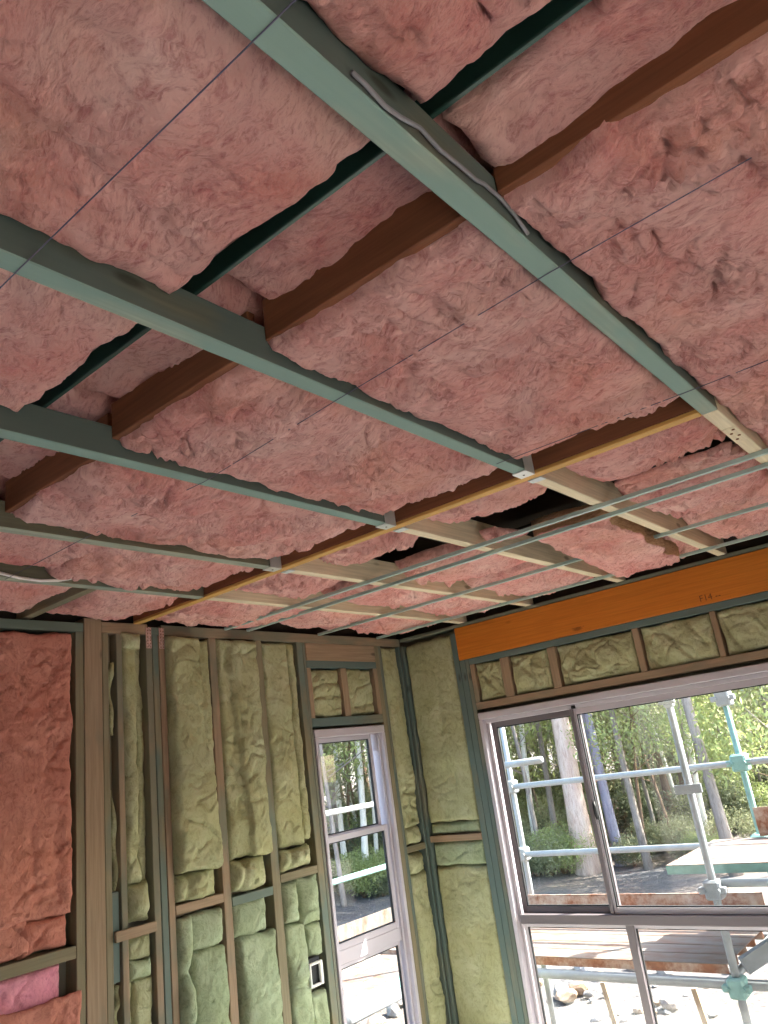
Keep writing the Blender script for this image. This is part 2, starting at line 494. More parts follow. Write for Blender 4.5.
# perforated nail plates on joist faces
def perf_plate(x0, x1, y, z0, z1, parent, n=(9, 3)):
    b = MB().box(x0, x1, y - 0.0015, y - 0.0003, z0, z1, 0.0003)
    p = b.build('nail_plate', 'galvanised', parent)
    d = MB()
    for i in range(n[0]):
        for j in range(n[1]):
            cx = x0 + (i + 0.5 + 0.25 * (j % 2)) * (x1 - x0) / (n[0] + 0.3); cz = z0 + (j + 0.5) * (z1 - z0) / n[1]
            d.tube([(cx, y - 0.0022, cz), (cx, y - 0.0016, cz)], 0.0035, 6)
    d.build('nail_holes', 'brown_timber_x', p)
perf_plate(1.90, 2.10, JY['C'][0], H + 0.032, H + 0.085, ceiling)
perf_plate(2.02, 2.15, JY['B'][0], H + 0.035, H + 0.085, ceiling, (7, 3))
for xx in (2.55, 2.62):
    pass
pl = MB().box(2.46, 2.62, JY['A'][0] + 0.002, JY['A'][1] - 0.002, H - 0.0018, H - 0.0003, 0.0003).build('nail_plate', 'pale_timber_x', ceiling)
d = MB()
for i in range(4): d.tube([(2.48 + i * 0.035, JY['A'][0] + 0.015 + 0.015 * (i % 2), H - 0.004), (2.48 + i * 0.035, JY['A'][0] + 0.015 + 0.015 * (i % 2), H - 0.0018)], 0.005, 8)
d.build('nail_heads', 'brown_timber_x', pl)
# thin steel furring channels under the pale joists
for x in (2.80, 2.965, 3.56, 4.15):
    MB().box(x - 0.009, x + 0.009, -1.0, YA - 0.04, H - 0.016, H - 0.0145, 0.0004)\
        .box(x - 0.010, x - 0.0088, -1.0, YA - 0.04, H - 0.016, H - 0.001, 0.0004)\
        .box(x + 0.0088, x + 0.010, -1.0, YA - 0.04, H - 0.016, H - 0.001, 0.0004).build('furring_channel', 'furring_steel', ceiling)

# ------------------------------------------------------------------ left (far) wall
def wx(px, py=700): return PY(px, py, YA)[0]
def wz(px, py): return PY(px, py, YA)[2]
WAX0 = 0.2
WT = 0.862                       # top of the wall plates
wl_x0, wl_x1 = PY(315.5, 745, YA)[0], PY(384.5, 730, YA)[0]      # window 1 opening
wl_z1 = PY(350, 727, YA)[2]; wl_z0 = -1.72
sb = MB()
ys0, ys1 = YA + DEP + 0.001, YA + DEP + 0.011
sb.box(WAX0, wl_x0, ys0, ys1, FL, WT); sb.box(wl_x1, XB + DEP + 0.01, ys0, ys1, FL, WT)
sb.box(wl_x0, wl_x1, ys0, ys1, wl_z1, WT); sb.box(wl_x0, wl_x1, ys0, ys1, FL, wl_z0)
wall_left = sb.build('wall_left', 'sheathing')
tag(wall_left, 'open stud wall with the narrow window and green batts', 'wall', kind='structure')
PZ0 = 0.805                      # underside of top plate
def stud(x0, x1, z0=FL + 0.05, z1=PZ0, mat='stud_timber_z', y0=YA, dep=DEP, par=None, name='stud'):
    return box(name, mat, par or wall_left, x0, x1, y0, y0 + dep, z0, z1)
S = {}
def st(key, p0, p1, mat='stud_timber_z', **k):
    S[key] = (wx(p0), wx(p1)); return stud(S[key][0] + 0.0007, S[key][1] - 0.0007, mat=mat, **k)
stud(0.55, 0.595); stud(1.17, 1.215)
st('s0', 75.5, 84, 'stud_timber_z')
S['wide'] = (wx(84), wx(102.5))
stud(S['wide'][0] + 0.001, S['wide'][1] - 0.001, z1=WT + 0.012, mat='bare_timber_z', y0=YA - 0.004, name='stud')
st('s1', 102.8, 109.3)
st('s2', 117.2, 123.3, 'bare_timber_z')
box('stud', 'bare_timber_z', wall_left, S['s1'][1], S['s2'][0], YA + 0.055, YA + DEP, FL + 0.05, PZ0)
st('s3', 147.5, 153.8, 'bare_timber_z'); st('s4', 154.2, 160.3); st('s5', 160.8, 167, 'bare_timber_z')
st('s6', 212, 219.5, 'bare_timber_z'); st('s7', 258.3, 266); st('s8', 301.5, 307.5); 
S['s9'] = (wx(307.5), wl_x0 - 0.008)
stud(S['s9'][0] + 0.001, S['s9'][1], z1=PZ0, mat='stained_timber_z')
S['s10'] = (wl_x1 + 0.004, wl_x1 + 0.045); stud(*S['s10'], mat='stud_timber_z')
S['s11'] = (wl_x1 + 0.046, wl_x1 + 0.075); stud(*S['s11'], mat='stained_timber_z')
S['s12'] = (XB - 0.022, XB); stud(S['s12'][0], XB - 0.001, mat='stained_timber_z')
# plates
def plate(x0, x1, z0, z1, mat): return box('top_plate', mat, wall_left, x0, x1, YA, YA + DEP, z0 + 0.0005, z1)
plate(WAX0, S['s0'][1], PZ0 - 0.0, WT - 0.012, 'stud_timber_x')
plate(S['wide'][1], wx(150), PZ0, WT, 'bare_timber_x'); plate(wx(150) + 0.001, wx(164), PZ0, WT - 0.014, 'stud_timber_x'); plate(wx(164) + 0.001, XB, PZ0, WT, 'bare_timber_x')
box('bottom_plate', 'stud_timber_x', wall_left, WAX0, XB, YA, YA + DEP, FL + 0.001, FL + 0.045)
# header over the window: lintel, teal frame of the two little cells
lz0 = wz(340, 661)
box('lintel', 'bare_timber_x', wall_left, S['s9'][0] + 0.03, wl_x1 + 0.003, YA + 0.001, YA + 0.05, lz0, PZ0 - 0.001)
cz1 = wz(345, 668); cz0 = wz(350, 716)
tealz = lambda n, x0, x1, z0, z1, m='stained_timber_x': box(n, m, wall_left, x0, x1, YA + 0.001, YA + DEP, z0, z1)
tealz('noggin', S['s9'][1] + 0.001, wl_x1 + 0.003, cz1, lz0 - 0.001)
tealz('noggin', S['s9'][1] + 0.001, wl_x1 + 0.003, wl_z1 + 0.016, cz0)
cxm0, cxm1 = wx(343, 690), wx(349, 690)
cxl = S['s9'][1] + 0.036; cxr = wl_x1 - 0.036
tealz('stud', S['s9'][1] + 0.001, cxl, cz0 + 0.001, cz1 - 0.001, 'bare_timber_z')
tealz('stud', cxm0, cxm1, cz0 + 0.001, cz1 - 0.001, 'bare_timber_z')
tealz('stud', cxr, wl_x1 + 0.003, cz0 + 0.001, cz1 - 0.001, 'bare_timber_z')
box('noggin', 'stud_timber_x', wall_left, S['s9'][1], S['s10'][0], YA, YA + DEP, wl_z0 - 0.05, wl_z0 - 0.005)
# noggins between the studs
def nog(k0, k1, px, py, mat='bare_timber_x', th=0.042, y0=YA - 0.002):
    z = wz(px, py)
    return box('noggin', mat, wall_left, S[k0][1] + 0.0005, S[k1][0] - 0.0005, y0, YA + DEP, z - th / 2, z + th / 2)
z = wz(35, 964); box('noggin', 'stud_timber_x', wall_left, 1.2155, S['s0'][0], YA, YA + DEP, z - 0.025, z + 0.025)
z = wz(130, 933); box('noggin', 'bare_timber_x', wall_left, S['s1'][1] + 0.001, S['s3'][0] - 0.001, YA - 0.02, YA - 0.001, z - 0.022, z + 0.022)
nog('s5', 's6', 197, 905); nog('s6', 's7', 250, 897, 'stud_timber_x'); nog('s7', 's8', 295, 875, 'stud_timber_x')
z5 = wz(415, 848); box('noggin', 'stud_timber_x', wall_left, S['s11'][1] + 0.001, S['s12'][0] - 0.001, YA, YA + DEP, z5 - 0.02, z5 + 0.02)
# punched plates at stud heads
for a in ('s3', 's5'):
    x0, x1 = S[a]
    p = box('nail_plate', 'nail_plate', wall_left, x0 + 0.002, x1 - 0.002, YA - 0.0025, YA - 0.0005, PZ0 - 0.07, WT - 0.016, c=0.0005)
    d = MB()
    for i in range(2):
        for j in range(7):
            d.tube([(x0 + 0.012 + i * 0.016, YA - 0.0035, PZ0 - 0.062 + j * 0.017), (x0 + 0.012 + i * 0.016, YA - 0.0025, PZ0 - 0.062 + j * 0.017)], 0.003, 6)
    d.build('nail_heads', 'brown_timber_x', p)

# ------------------------------------------------------------------ right wall
def by(px, py): return PX(px, py, XB)[1]
def bz(px, py): return PX(px, py, XB)[2]
WBY0 = -2.39
w2_y1 = by(478.5, 716); w2_y0 = -0.02
w2_z1 = 0.247; w2_z0 = -1.75
sb = MB()
xs0, xs1 = XB + DEP + 0.001, XB + DEP + 0.011
sb.box(xs0, xs1, w2_y1, YA + DEP, FL, WT); sb.box(xs0, xs1, WBY0, w2_y0, FL, WT)
sb.box(xs0, xs1, w2_y0, w2_y1, w2_z1, WT); sb.box(xs0, xs1, w2_y0, w2_y1, FL, w2_z0)
wall_right = sb.build('wall_right', 'sheathing')
tag(wall_right, 'open stud wall with orange lintel above the wide window', 'wall', kind='structure')
def bstud(y0, y1, z0=FL + 0.046, z1=PZ0, mat='stained_timber_z', x0=XB, name='stud'):
    return box(name, mat, wall_right, x0, XB + DEP, y0, y1, z0, z1)
bc = YA - 0.0
lb_y1 = by(456.5, 645)                        # left end of the orange beam
LT = 0.836; LB = bz(458, 661)
bstud(YA - 0.026, YA - 0.001, mat='stained_timber_z')
bstud(lb_y1 + 0.001, lb_y1 + 0.045)                       # full height stud beside the beam
bstud(lb_y1 - 0.045, lb_y1 - 0.001, z1=LB - 0.002)        # jack studs below it
bstud(w2_y1 + 0.006, lb_y1 - 0.047, z1=LB - 0.002)
box('top_plate', 'stained_timber_y', wall_right, XB, XB + DEP, WBY0, YA - 0.001, LT + 0.003, WT - 0.001)
box('bottom_plate', 'stained_timber_y', wall_right, XB, XB + DEP, WBY0, YA - 0.001, FL + 0.001, FL + 0.045)
lint = box('lintel', 'orange_lvl', wall_right, XB - 0.001, XB + 0.06, WBY0, lb_y1, LB, LT)
zp = LB - 0.042
box('plate', 'stained_timber_y', wall_right, XB, XB + DEP, WBY0, w2_y1 + 0.005, zp, LB - 0.002)
hb0, hb1 = w2_z1 + 0.022, w2_z1 + 0.068
box('plate', 'bare_timber_y', wall_right, XB, XB + DEP, WBY0, w2_y1 + 0.005, hb0, hb1)
crip = []
for (p0, p1, py) in ((472.5, 477.5, 680), (502, 511, 675), (549, 557, 662), (633.5, 640, 640), (712, 718, 625)):
    crip.append((by(p1, py), by(p0, py)))
crip.append((0.35, 0.395)); crip.append((-0.2, -0.155))
crip[0] = (w2_y1 - 0.03, w2_y1 + 0.004)
for (a, b) in crip:
    bstud(a, b, hb1 + 0.001, zp - 0.001, 'bare_timber_z')
znb = bz(455, 838)
box('noggin', 'bare_timber_y', wall_right, XB, XB + DEP, lb_y1 + 0.046, YA - 0.027, znb - 0.02, znb + 0.02)
bstud(WBY0, WBY0 + 0.045); bstud(w2_y0 - 0.05, w2_y0 - 0.005, z1=LB - 0.002)
# grade stamp on the orange beam
def text(name, body, size, mat, parent, mw):
    cu = bpy.data.curves.new(name, 'FONT'); cu.body = body; cu.size = size; cu.extrude = 0.0002
    to = bpy.data.objects.new(name, cu); COL.objects.link(to)
    dg = bpy.context.evaluated_depsgraph_get()
    me = bpy.data.meshes.new_from_object(to.evaluated_get(dg))
    bpy.data.objects.remove(to)
    me.materials.append(MAT[mat])
    o = link(name, me, parent)
    base = ORG[parent.name]
    mw = mw.copy(); mw.translation = Vector(mw.translation) + Vector((0, 0, CZ)) - Vector(base)
    o.matrix_local = mw
    return o
ty = by(730, 590); tz = bz(730, 592)
# letters run to the right in the picture (towards -y) on the -x face, upright
mt = Matrix(((0, 0, -1, XB - 0.0013), (-1, 0, 0, by(700, 602)), (0, 1, 0, bz(700, 602)), (0, 0, 0, 1)))
text('grade_stamp', 'F14 --', 0.05, 'ink', lint, mt)
mt = Matrix(((0, 0, -1, XB - 0.0013), (-1, 0, 0, by(572, 630)), (0, 1, 0, bz(572, 630)), (0, 0, 0, 1)))
text('grade_stamp', '-- ---- -', 0.03, 'ink', lint, mt)

# ------------------------------------------------------------------ windows
w1 = empty('window_1', ((wl_x0 + wl_x1) / 2, YA + 0.05, wl_z0))
tag(w1, 'narrow three-pane window with pale mauve aluminium frame', 'window', kind='structure')
fy0, fy1 = YA - 0.004, YA + 0.115
t1z = wz(358, 835); t2z = wz(366, 949)
fj = 0.042
box('frame_head', 'aluminium', w1, wl_x0 + 0.002, wl_x1 - 0.002, fy0, fy1, wl_z1 - 0.05, wl_z1 - 0.001, c=0.004)
box('frame_sill', 'aluminium', w1, wl_x0 + 0.002, wl_x1 - 0.002, fy0, fy1, wl_z0 + 0.001, wl_z0 + 0.05, c=0.004)
ja = MB().box(wl_x0 + 0.002, wl_x0 + 0.028, fy0, fy1, wl_z0 + 0.051, wl_z1 - 0.051, 0.003)
ja.build('frame_jamb', 'aluminium', w1)
ja = MB().box(wl_x1 - 0.028, wl_x1 - 0.002, fy0, fy1, wl_z0 + 0.051, wl_z1 - 0.051, 0.003)
ja.box(wl_x1 - 0.045, wl_x1 - 0.0285, fy0 + 0.03, fy0 + 0.045, wl_z0 + 0.051, wl_z1 - 0.051, 0.002)
ja.build('frame_jamb', 'aluminium', w1)
box('transom', 'aluminium', w1, wl_x0 + 0.029, wl_x1 - 0.029, fy0 + 0.046, fy1 - 0.03, t2z - 0.045, t2z + 0.03, c=0.004)
def sash(par, axis, a0, a1, z0, z1, d0, d1, st=0.035, mat='aluminium', gasket=True, panes=True):
    """a framed pane; axis 'x' means it spans x (depth along y)"""
    def bb(n, m, u0, u1, w0, w1_, e0, e1, c=0.002):
        if axis == 'x': return box(n, m, par_, u0, u1, e0, e1, w0, w1_, c=c)
        return box(n, m, par_, e0, e1, u0, u1, w0, w1_, c=c)
    par_ = par
    r = []
    r.append(bb('sash_stile', mat, a0, a0 + st, z0, z1, d0, d1)); r.append(bb('sash_stile', mat, a1 - st, a1, z0, z1, d0, d1))
    r.append(bb('sash_rail', mat, a0 + st + 0.0005, a1 - st - 0.0005, z0, z0 + st, d0, d1)); r.append(bb('sash_rail', mat, a0 + st + 0.0005, a1 - st - 0.0005, z1 - st, z1, d0, d1))
    m = (d0 + d1) / 2
    if gasket:
        g = MB()
        gw = 0.006
        for (u0, u1, w0, w1_) in ((a0 + st, a0 + st + gw, z0 + st, z1 - st), (a1 - st - gw, a1 - st, z0 + st, z1 - st), (a0 + st, a1 - st, z0 + st, z0 + st + gw), (a0 + st, a1 - st, z1 - st - gw, z1 - st)):
            if axis == 'x': g.box(u0, u1, m - 0.008, m + 0.008, w0, w1_, 0.0005)
            else: g.box(m - 0.008, m + 0.008, u0, u1, w0, w1_, 0.0005)
        g.build('gasket', 'rubber', par)
    bb('pane', 'pane_glass', a0 + st + 0.001, a1 - st - 0.001, z0 + st + 0.001, z1 - st - 0.001, m - 0.002, m + 0.002, 0.0003)
sx0, sx1 = wl_x0 + 0.029, wl_x1 - 0.046
sash(w1, 'x', sx0, sx1 - 0.02, t1z + 0.0, wl_z1 - 0.051, fy0 + 0.075, fy0 + 0.10, 0.028)
sash(w1, 'x', sx0, sx1, t2z + 0.031, t1z + 0.02, fy0 + 0.046, fy0 + 0.074, 0.034)
sash(w1, 'x', sx0, sx1, wl_z0 + 0.051, t2z - 0.046, fy0 + 0.06, fy0 + 0.085, 0.02)
box('track_stop', 'aluminium', w1, sx1 + 0.001, sx1 + 0.016, fy0 + 0.05, fy0 + 0.1, wl_z1 - 0.16, wl_z1 - 0.052)

w2 = empty('window_2', (XB + 0.05, (w2_y0 + w2_y1) / 2, w2_z0))
tag(w2, 'wide sliding window with pale mauve aluminium frame and black latch', 'window', kind='structure')
gx0, gx1 = XB - 0.012, XB + 0.11
box('frame_head', 'aluminium', w2, gx0, gx1, w2_y0 + 0.002, w2_y1 - 0.002, w2_z1 - 0.045, w2_z1 - 0.001, c=0.004)
box('head_track', 'aluminium', w2, gx0 + 0.035, gx1, w2_y0 + 0.03, w2_y1 - 0.03, w2_z1 - 0.07, w2_z1 - 0.0455)
box('frame_sill', 'aluminium', w2, gx0, gx1, w2_y0 + 0.002, w2_y1 - 0.002, w2_z0 + 0.001, w2_z0 + 0.05, c=0.004)
for (a, b) in ((w2_y1 - 0.03, w2_y1 - 0.002), (w2_y0 + 0.002, w2_y0 + 0.03)):
    box('frame_jamb', 'aluminium', w2, gx0, gx1, a, b, w2_z0 + 0.051, w2_z1 - 0.046, c=0.004)
box('jamb_bead', 'aluminium', w2, gx0 + 0.04, gx0 + 0.052, w2_y1 - 0.05, w2_y1 - 0.0305, w2_z0 + 0.051, w2_z1 - 0.072)
tz2 = bz(600, 919)
box('transom', 'aluminium_shaded', w2, gx0 + 0.012, gx1, w2_y0 + 0.031, w2_y1 - 0.0515, tz2 - 0.032, tz2 + 0.02, c=0.004)
ym = by(591, 800); ym2 = 0.62
top2 = w2_z1 - 0.072
# fixed left light, sliding middle light, right light
sash(w2, 'y', ym - 0.015, w2_y1 - 0.0515, tz2 + 0.021, top2, gx0 + 0.066, gx0 + 0.092, 0.034, 'aluminium_shaded')
sash(w2, 'y', ym2, ym + 0.028, tz2 + 0.021, top2, gx0 + 0.038, gx0 + 0.065, 0.034, 'aluminium')
sash(w2, 'y', w2_y0 + 0.031, ym2 + 0.03, tz2 + 0.021, top2, gx0 + 0.066, gx0 + 0.092, 0.034, 'aluminium_shaded')
# dark interlock strip and its finger latch
il = box('interlock', 'aluminium_shaded', w2, gx0 + 0.024, gx0 + 0.0375, ym + 0.006, ym + 0.03, tz2 + 0.021, top2)
zl = bz(603, 810)
tube('latch', 'rubber', w2, [(gx0 + 0.03, ym - 0.006, zl - 0.05), (gx0 + 0.027, ym - 0.006, zl - 0.02), (gx0 + 0.027, ym - 0.006, zl + 0.02), (gx0 + 0.03, ym - 0.006, zl + 0.05)], [0.005, 0.011, 0.011, 0.005])
box('end_cap', 'rubber', w2, gx0 + 0.022, gx0 + 0.0375, ym - 0.012, ym + 0.012, top2 + 0.001, top2 + 0.02)
# lower lights
yl = by(640, 985)
sash(w2, 'y', yl + 0.002, w2_y1 - 0.0515, w2_z0 + 0.051, tz2 - 0.033, gx0 + 0.05, gx0 + 0.075, 0.022)
sash(w2, 'y', ym2 + 0.02, yl - 0.002, w2_z0 + 0.051, tz2 - 0.033, gx0 + 0.05, gx0 + 0.075, 0.022)
sash(w2, 'y', w2_y0 + 0.031, ym2 + 0.018, w2_z0 + 0.051, tz2 - 0.033, gx0 + 0.05, gx0 + 0.075, 0.022)
box('mullion', 'aluminium_shaded', w2, gx0 + 0.03, gx0 + 0.0495, yl - 0.022, yl + 0.022, w2_z0 + 0.051, tz2 - 0.033)

# ================================================================== INSULATION
def batt(label, O, U, V, N, L, W, T, mat, seed, res=0.012, wr=1.0, low=0.012, bulge=0.02, rim=0.5, rad=0.05, edge=0.012,
         creases=(), steps=(), shape=None, crumple=1.0, group='ceiling batts', name='insulation_batt', cut=None):
    O, U, V, N = (np.array(a, float) for a in (O, U, V, N))
    nu = max(6, int(L / res)); nv = max(6, int(W / res))
    u = np.linspace(0, 1, nu + 1); v = np.linspace(0, 1, nv + 1)
    A, B = np.meshgrid(u, v, indexing='ij')
    x = A * L; y = B * W
    d = np.minimum(np.minimum(x, L - x), np.minimum(y, W - y))
    # ragged outline
    fade = np.exp(-d / 0.05)
    ox = edge * fbm(x * 7 + 3.1, y * 7, seed + 5, 4) * (0.35 + fade)
    oy = edge * fbm(x * 7, y * 7 + 9.7, seed + 6, 4) * (0.35 + fade)
    q = np.clip(d / rad, 0, 1)
    prof = rim + (1 - rim) * np.sqrt(1 - (1 - q) ** 2)
    h = T * prof + bulge * (np.sin(math.pi * A) * np.sin(math.pi * B)) ** 0.7
    wxn = x + 0.05 * fbm(x * 5, y * 5, seed + 11, 3); wyn = y + 0.05 * fbm(x * 5 + 7, y * 5, seed + 12, 3)
    q2 = np.clip(d / 0.03, 0.15, 1)
    h = h + low * fbm(x * 4.2, y * 4.2, seed, 3) * q2
    if wr:
        wx2 = wxn + 0.016 * fbm(x * 17, y * 17, seed + 13, 3); wy2 = wyn + 0.016 * fbm(x * 17 + 5, y * 17, seed + 14, 3)
        r1 = 1 - np.abs(perlin(wxn * 6.5, wyn * 10, seed + 21)) * 1.6
        b2 = np.abs(perlin(wx2 * 9, wy2 * 14, seed + 22)) ** 0.8
        b3 = np.abs(perlin(wx2 * 21, wy2 * 30, seed + 23)) ** 0.8
        b4 = np.abs(perlin(wx2 * 52, wy2 * 60, seed + 24))
        m1 = np.clip(0.5 + fbm(x * 3, y * 3, seed + 31, 2), 0, 1)
        m2 = np.clip(0.6 + 0.9 * fbm(x * 4 + 9, y * 4, seed + 33, 2), 0.15, 1.3)
        h = h + wr * q2 * (-0.028 * np.clip(r1, 0, 1) ** 9 * m1 + crumple * m2 * (0.036 * (b2 - 0.35) + 0.020 * (b3 - 0.35) + 0.008 * (b4 - 0.3) - 0.020 * np.clip(1 - 2.4 * np.abs(perlin(wx2 * 11 + 3, wy2 * 16, seed + 26)), 0, 1) ** 3))
    for (u0, v0, u1, v1, dep, wid) in creases:
        ax_, ay_ = u0 * L, v0 * W; bx_, by_ = u1 * L, v1 * W
        dx, dy = bx_ - ax_, by_ - ay_; ll = dx * dx + dy * dy
        tt = np.clip(((x - ax_) * dx + (y - ay_) * dy) / ll, 0, 1)
        wob = 0.012 * fbm(x * 8, y * 8, seed + 41, 2)
        dist = np.hypot(x - ax_ - tt * dx + wob, y - ay_ - tt * dy + wob)
        h = h - dep * np.exp(-(dist / wid) ** 1.3)
    for (u0, v0, u1, v1, amt, wid) in steps:        # everything left of the line rises by amt
        dx, dy = (u1 - u0) * L, (v1 - v0) * W; ll = math.hypot(dx, dy)
        sd = ((x - u0 * L) * dy - (y - v0 * W) * dx) / ll + 0.015 * fbm(x * 4, y * 4, seed + 43, 3)
        h = h + amt / (1 + np.exp(sd / wid * 4))
    if shape is not None:
        h = h + shape(A, B)
    P = O + (x + ox)[..., None] * U + (y + oy)[..., None] * V + h[..., None] * N
    P = P.reshape(-1, 3)
    idx = np.arange((nu + 1) * (nv + 1)).reshape(nu + 1, nv + 1)
    F = np.stack([idx[:-1, :-1], idx[1:, :-1], idx[1:, 1:], idx[:-1, 1:]], -1).reshape(-1, 4)
    ring = np.concatenate([idx[:-1, 0], idx[-1, :-1], idx[:0:-1, -1], idx[0, :0:-1]])
    base_h = (shape(A, B) if shape is not None else np.zeros_like(A))
    Bk = O + (x + ox * 0.6)[..., None] * U + (y + oy * 0.6)[..., None] * V + base_h[..., None] * N
    Bk = Bk.reshape(-1, 3)[ring]
    mid = P[ring] * 0.5 + Bk * 0.5 + np.array([0.004 * math.sin(i * 1.7 + seed) for i in range(len(ring))])[:, None] * (U + V) * 0.5
    n0 = len(P); nr = len(ring)
    ctr = np.mean(Bk, 0)[None]
    P = np.concatenate([P, mid, Bk, ctr])
    a = ring; b = np.roll(ring, -1); i0 = n0 + np.arange(nr); i1 = n0 + (np.arange(nr) + 1) % nr
    j0 = i0 + nr; j1 = i1 + nr
    F = F.tolist()
    ncut0 = len(F)
    F += np.stack([b, a, i0, i1], -1).tolist() + np.stack([i1, i0, j0, j1], -1).tolist()
    ncut1 = len(F)
    F += [[int(p), int(q_), n0 + 2 * nr] for p, q_ in zip(j1, j0)]
    if np.dot(np.cross(U, V), N) < 0:
        F = [f[::-1] for f in F]
    o = mesh(name, P, F, mat, None, True)
    if cut:
        o.data.materials.append(MAT[cut])
        for i in range(ncut0, ncut1): o.data.polygons[i].material_index = 1
    tag(o, label, 'insulation', group)
    return o

XU = (1, 0, 0); YV = (0, 1, 0); DN = (0, 0, -1)
def cbatt(label, x0, x1, y0, y1, zb, T=0.09, seed=1, mat='pink_wool', res=0.012, **k):
    """ceiling batt: mean lower face at zb"""
    top = zb + T
    return batt(label, (x0, y0, top), XU, YV, DN, x1 - x0, y1 - y0, T, mat, seed, res, **k)
yb = [(JY[ks[i]][1] + 0.003, JY[ks[i + 1]][0] - 0.003) for i in range(1, len(ks) - 1)] + [(JY['E'][1] + 0.003, YA - 0.002)]

# --- left of the dark green batten
cbatt('pink batt at the top edge, above the grey cable, left of the green batten', -0.9, 0.79, yb[0][0], yb[0][1], 0.90, 0.06, 3, res=0.009, bulge=0.03, rad=0.07, low=0.02)
cbatt('large pink ceiling batt filling the top left corner under a dark string', -0.9, 0.79, yb[1][0], yb[1][1] - 0.0, 0.90, 0.06, 5, res=0.007, bulge=0.03, rad=0.08, low=0.022,
      creases=((0.70, 0.5, 0.95, 0.75, 0.02, 0.02), (0.72, 0.78, 0.80, 0.9, 0.025, 0.02), (0.55, 0.3, 0.8, 0.25, 0.015, 0.03)), wr=0.7, crumple=0.6)
cbatt('pink ceiling batt on the left edge between two greenish joists, under the string', -0.9, 0.79, yb[2][0], yb[2][1], 0.90, 0.06, 8, res=0.008, bulge=0.028, rad=0.07, low=0.016, wr=0.7, crumple=0.6)
cbatt('pink ceiling batt of the far bays at the left edge, left of the green batten', -0.9, 0.79, yb[3][0], yb[3][1], 0.885, 0.06, 9, res=0.02, bulge=0.02)
# --- raised batts showing through the slot between batten and blocking
upl = ['folded pink batt in the slot right of the cable, above the top joist', 'shaded raised pink batt in the slot between the first two joists', 'raised pink batt in the slot between the second and third joists',
       'dark raised pink batt in the slot at the left edge', 'raised pink batt in the far slot at the left edge']
for i in range(5):
    k = dict(res=0.012, bulge=0.03, rad=0.08, rim=0.5, low=0.02, wr=0.6, crumple=0.5)
    zb = 1.015
    if i == 0:
        k['creases'] = ((0.12, 0.0, 0.10, 1.0, 0.03, 0.03),); k['bulge'] = 0.0; k['rad'] = 0.05; k['rim'] = 0.7; zb = 0.945
    cbatt(upl[i], 0.90, 1.50, yb[i][0] - 0.01, yb[i][1] + 0.01, zb + (0.012 if i == 0 else 0.0) , 0.09, 20 + i, **k)
# --- main row between blocking and beam
cbatt('large wrinkled pink ceiling batt on the right edge, above the longest joist', 1.045, 2.55, yb[0][0], yb[0][1], 0.868, 0.085, 31, res=0.007, bulge=0.006, rad=0.035, low=0.016, wr=1.0)
cbatt('pink ceiling batt on the right edge beside the joist with the nail plate', 2.50, 3.45, yb[0][0], yb[0][1], 0.872, 0.085, 32, res=0.010, bulge=0.006, rad=0.05, low=0.02, wr=1.1, creases=((0.2, 0.9, 0.35, 0.1, 0.03, 0.04),))
cbatt('big wrinkled pink batt in the middle of the ceiling, right of the shaded slot', 1.045, 2.12, yb[1][0], yb[1][1], 0.866, 0.085, 33, res=0.007, bulge=0.012, rad=0.05, low=0.014, wr=1.0,
      creases=((0.06, 0.75, 0.25, 0.35, 0.018, 0.015), (0.5, 0.35, 0.62, 0.25, 0.02, 0.02)))
cbatt('wrinkled pink batt between the second and third greenish joists, left of the beam', 1.045, 2.15, yb[2][0], yb[2][1], 0.866, 0.085, 34, res=0.008, bulge=0.014, rad=0.07, low=0.014, wr=0.95,
      creases=((0.15, 0.8, 0.3, 0.3, 0.015, 0.015),))
cbatt('wrinkled pink batt between the third and fourth greenish joists, sagging near the beam', 1.065, 2.16, yb[3][0], yb[3][1], 0.864, 0.085, 35, res=0.009, bulge=0.022, rad=0.08, low=0.014, wr=0.9)
cbatt('pink batt between the fourth and fifth greenish joists, beside the white cable', 1.46, 2.17, yb[4][0], yb[4][1], 0.866, 0.085, 36, res=0.010, bulge=0.02, rad=0.07, low=0.014, wr=0.9)
cbatt('pink batt at the far left edge, above the white cable', 1.045, 1.47, yb[4][0], yb[4][1] - 0.06, 0.88, 0.085, 37, res=0.012, bulge=0.006, rad=0.06, low=0.014, wr=0.9)
cbatt('pink batt over the far wall plate, right of the short blocking', 1.72, 2.19, yb[5][0], yb[5][1], 0.872, 0.085, 38, res=0.010, bulge=0.03, rad=0.09, low=0.012, wr=0.8)
cbatt('pink batt over the far wall plate, left of the short blocking', 0.95, 1.655, yb[5][0], yb[5][1], 0.872, 0.085, 39, res=0.012, bulge=0.02, rad=0.06, low=0.014, wr=0.8)
for j, (lb, xa_, xb2) in enumerate((('pink ceiling batt just beyond the top edge, left of the green batten', -0.9, 0.79), ('pink ceiling batt just beyond the top right corner', 1.06, 2.3), ('pink ceiling batt beyond the right edge over the steel channels', 2.32, 3.6), ('pink ceiling batt beyond the right edge beside the wide window', 3.63, 4.4))):
    cbatt(lb, xa_, xb2, JY['Y'][1] + 0.003, JY['Z'][0] - 0.003, 0.875, 0.085, 210 + j, res=0.02, bulge=0.012, rad=0.05, low=0.014)
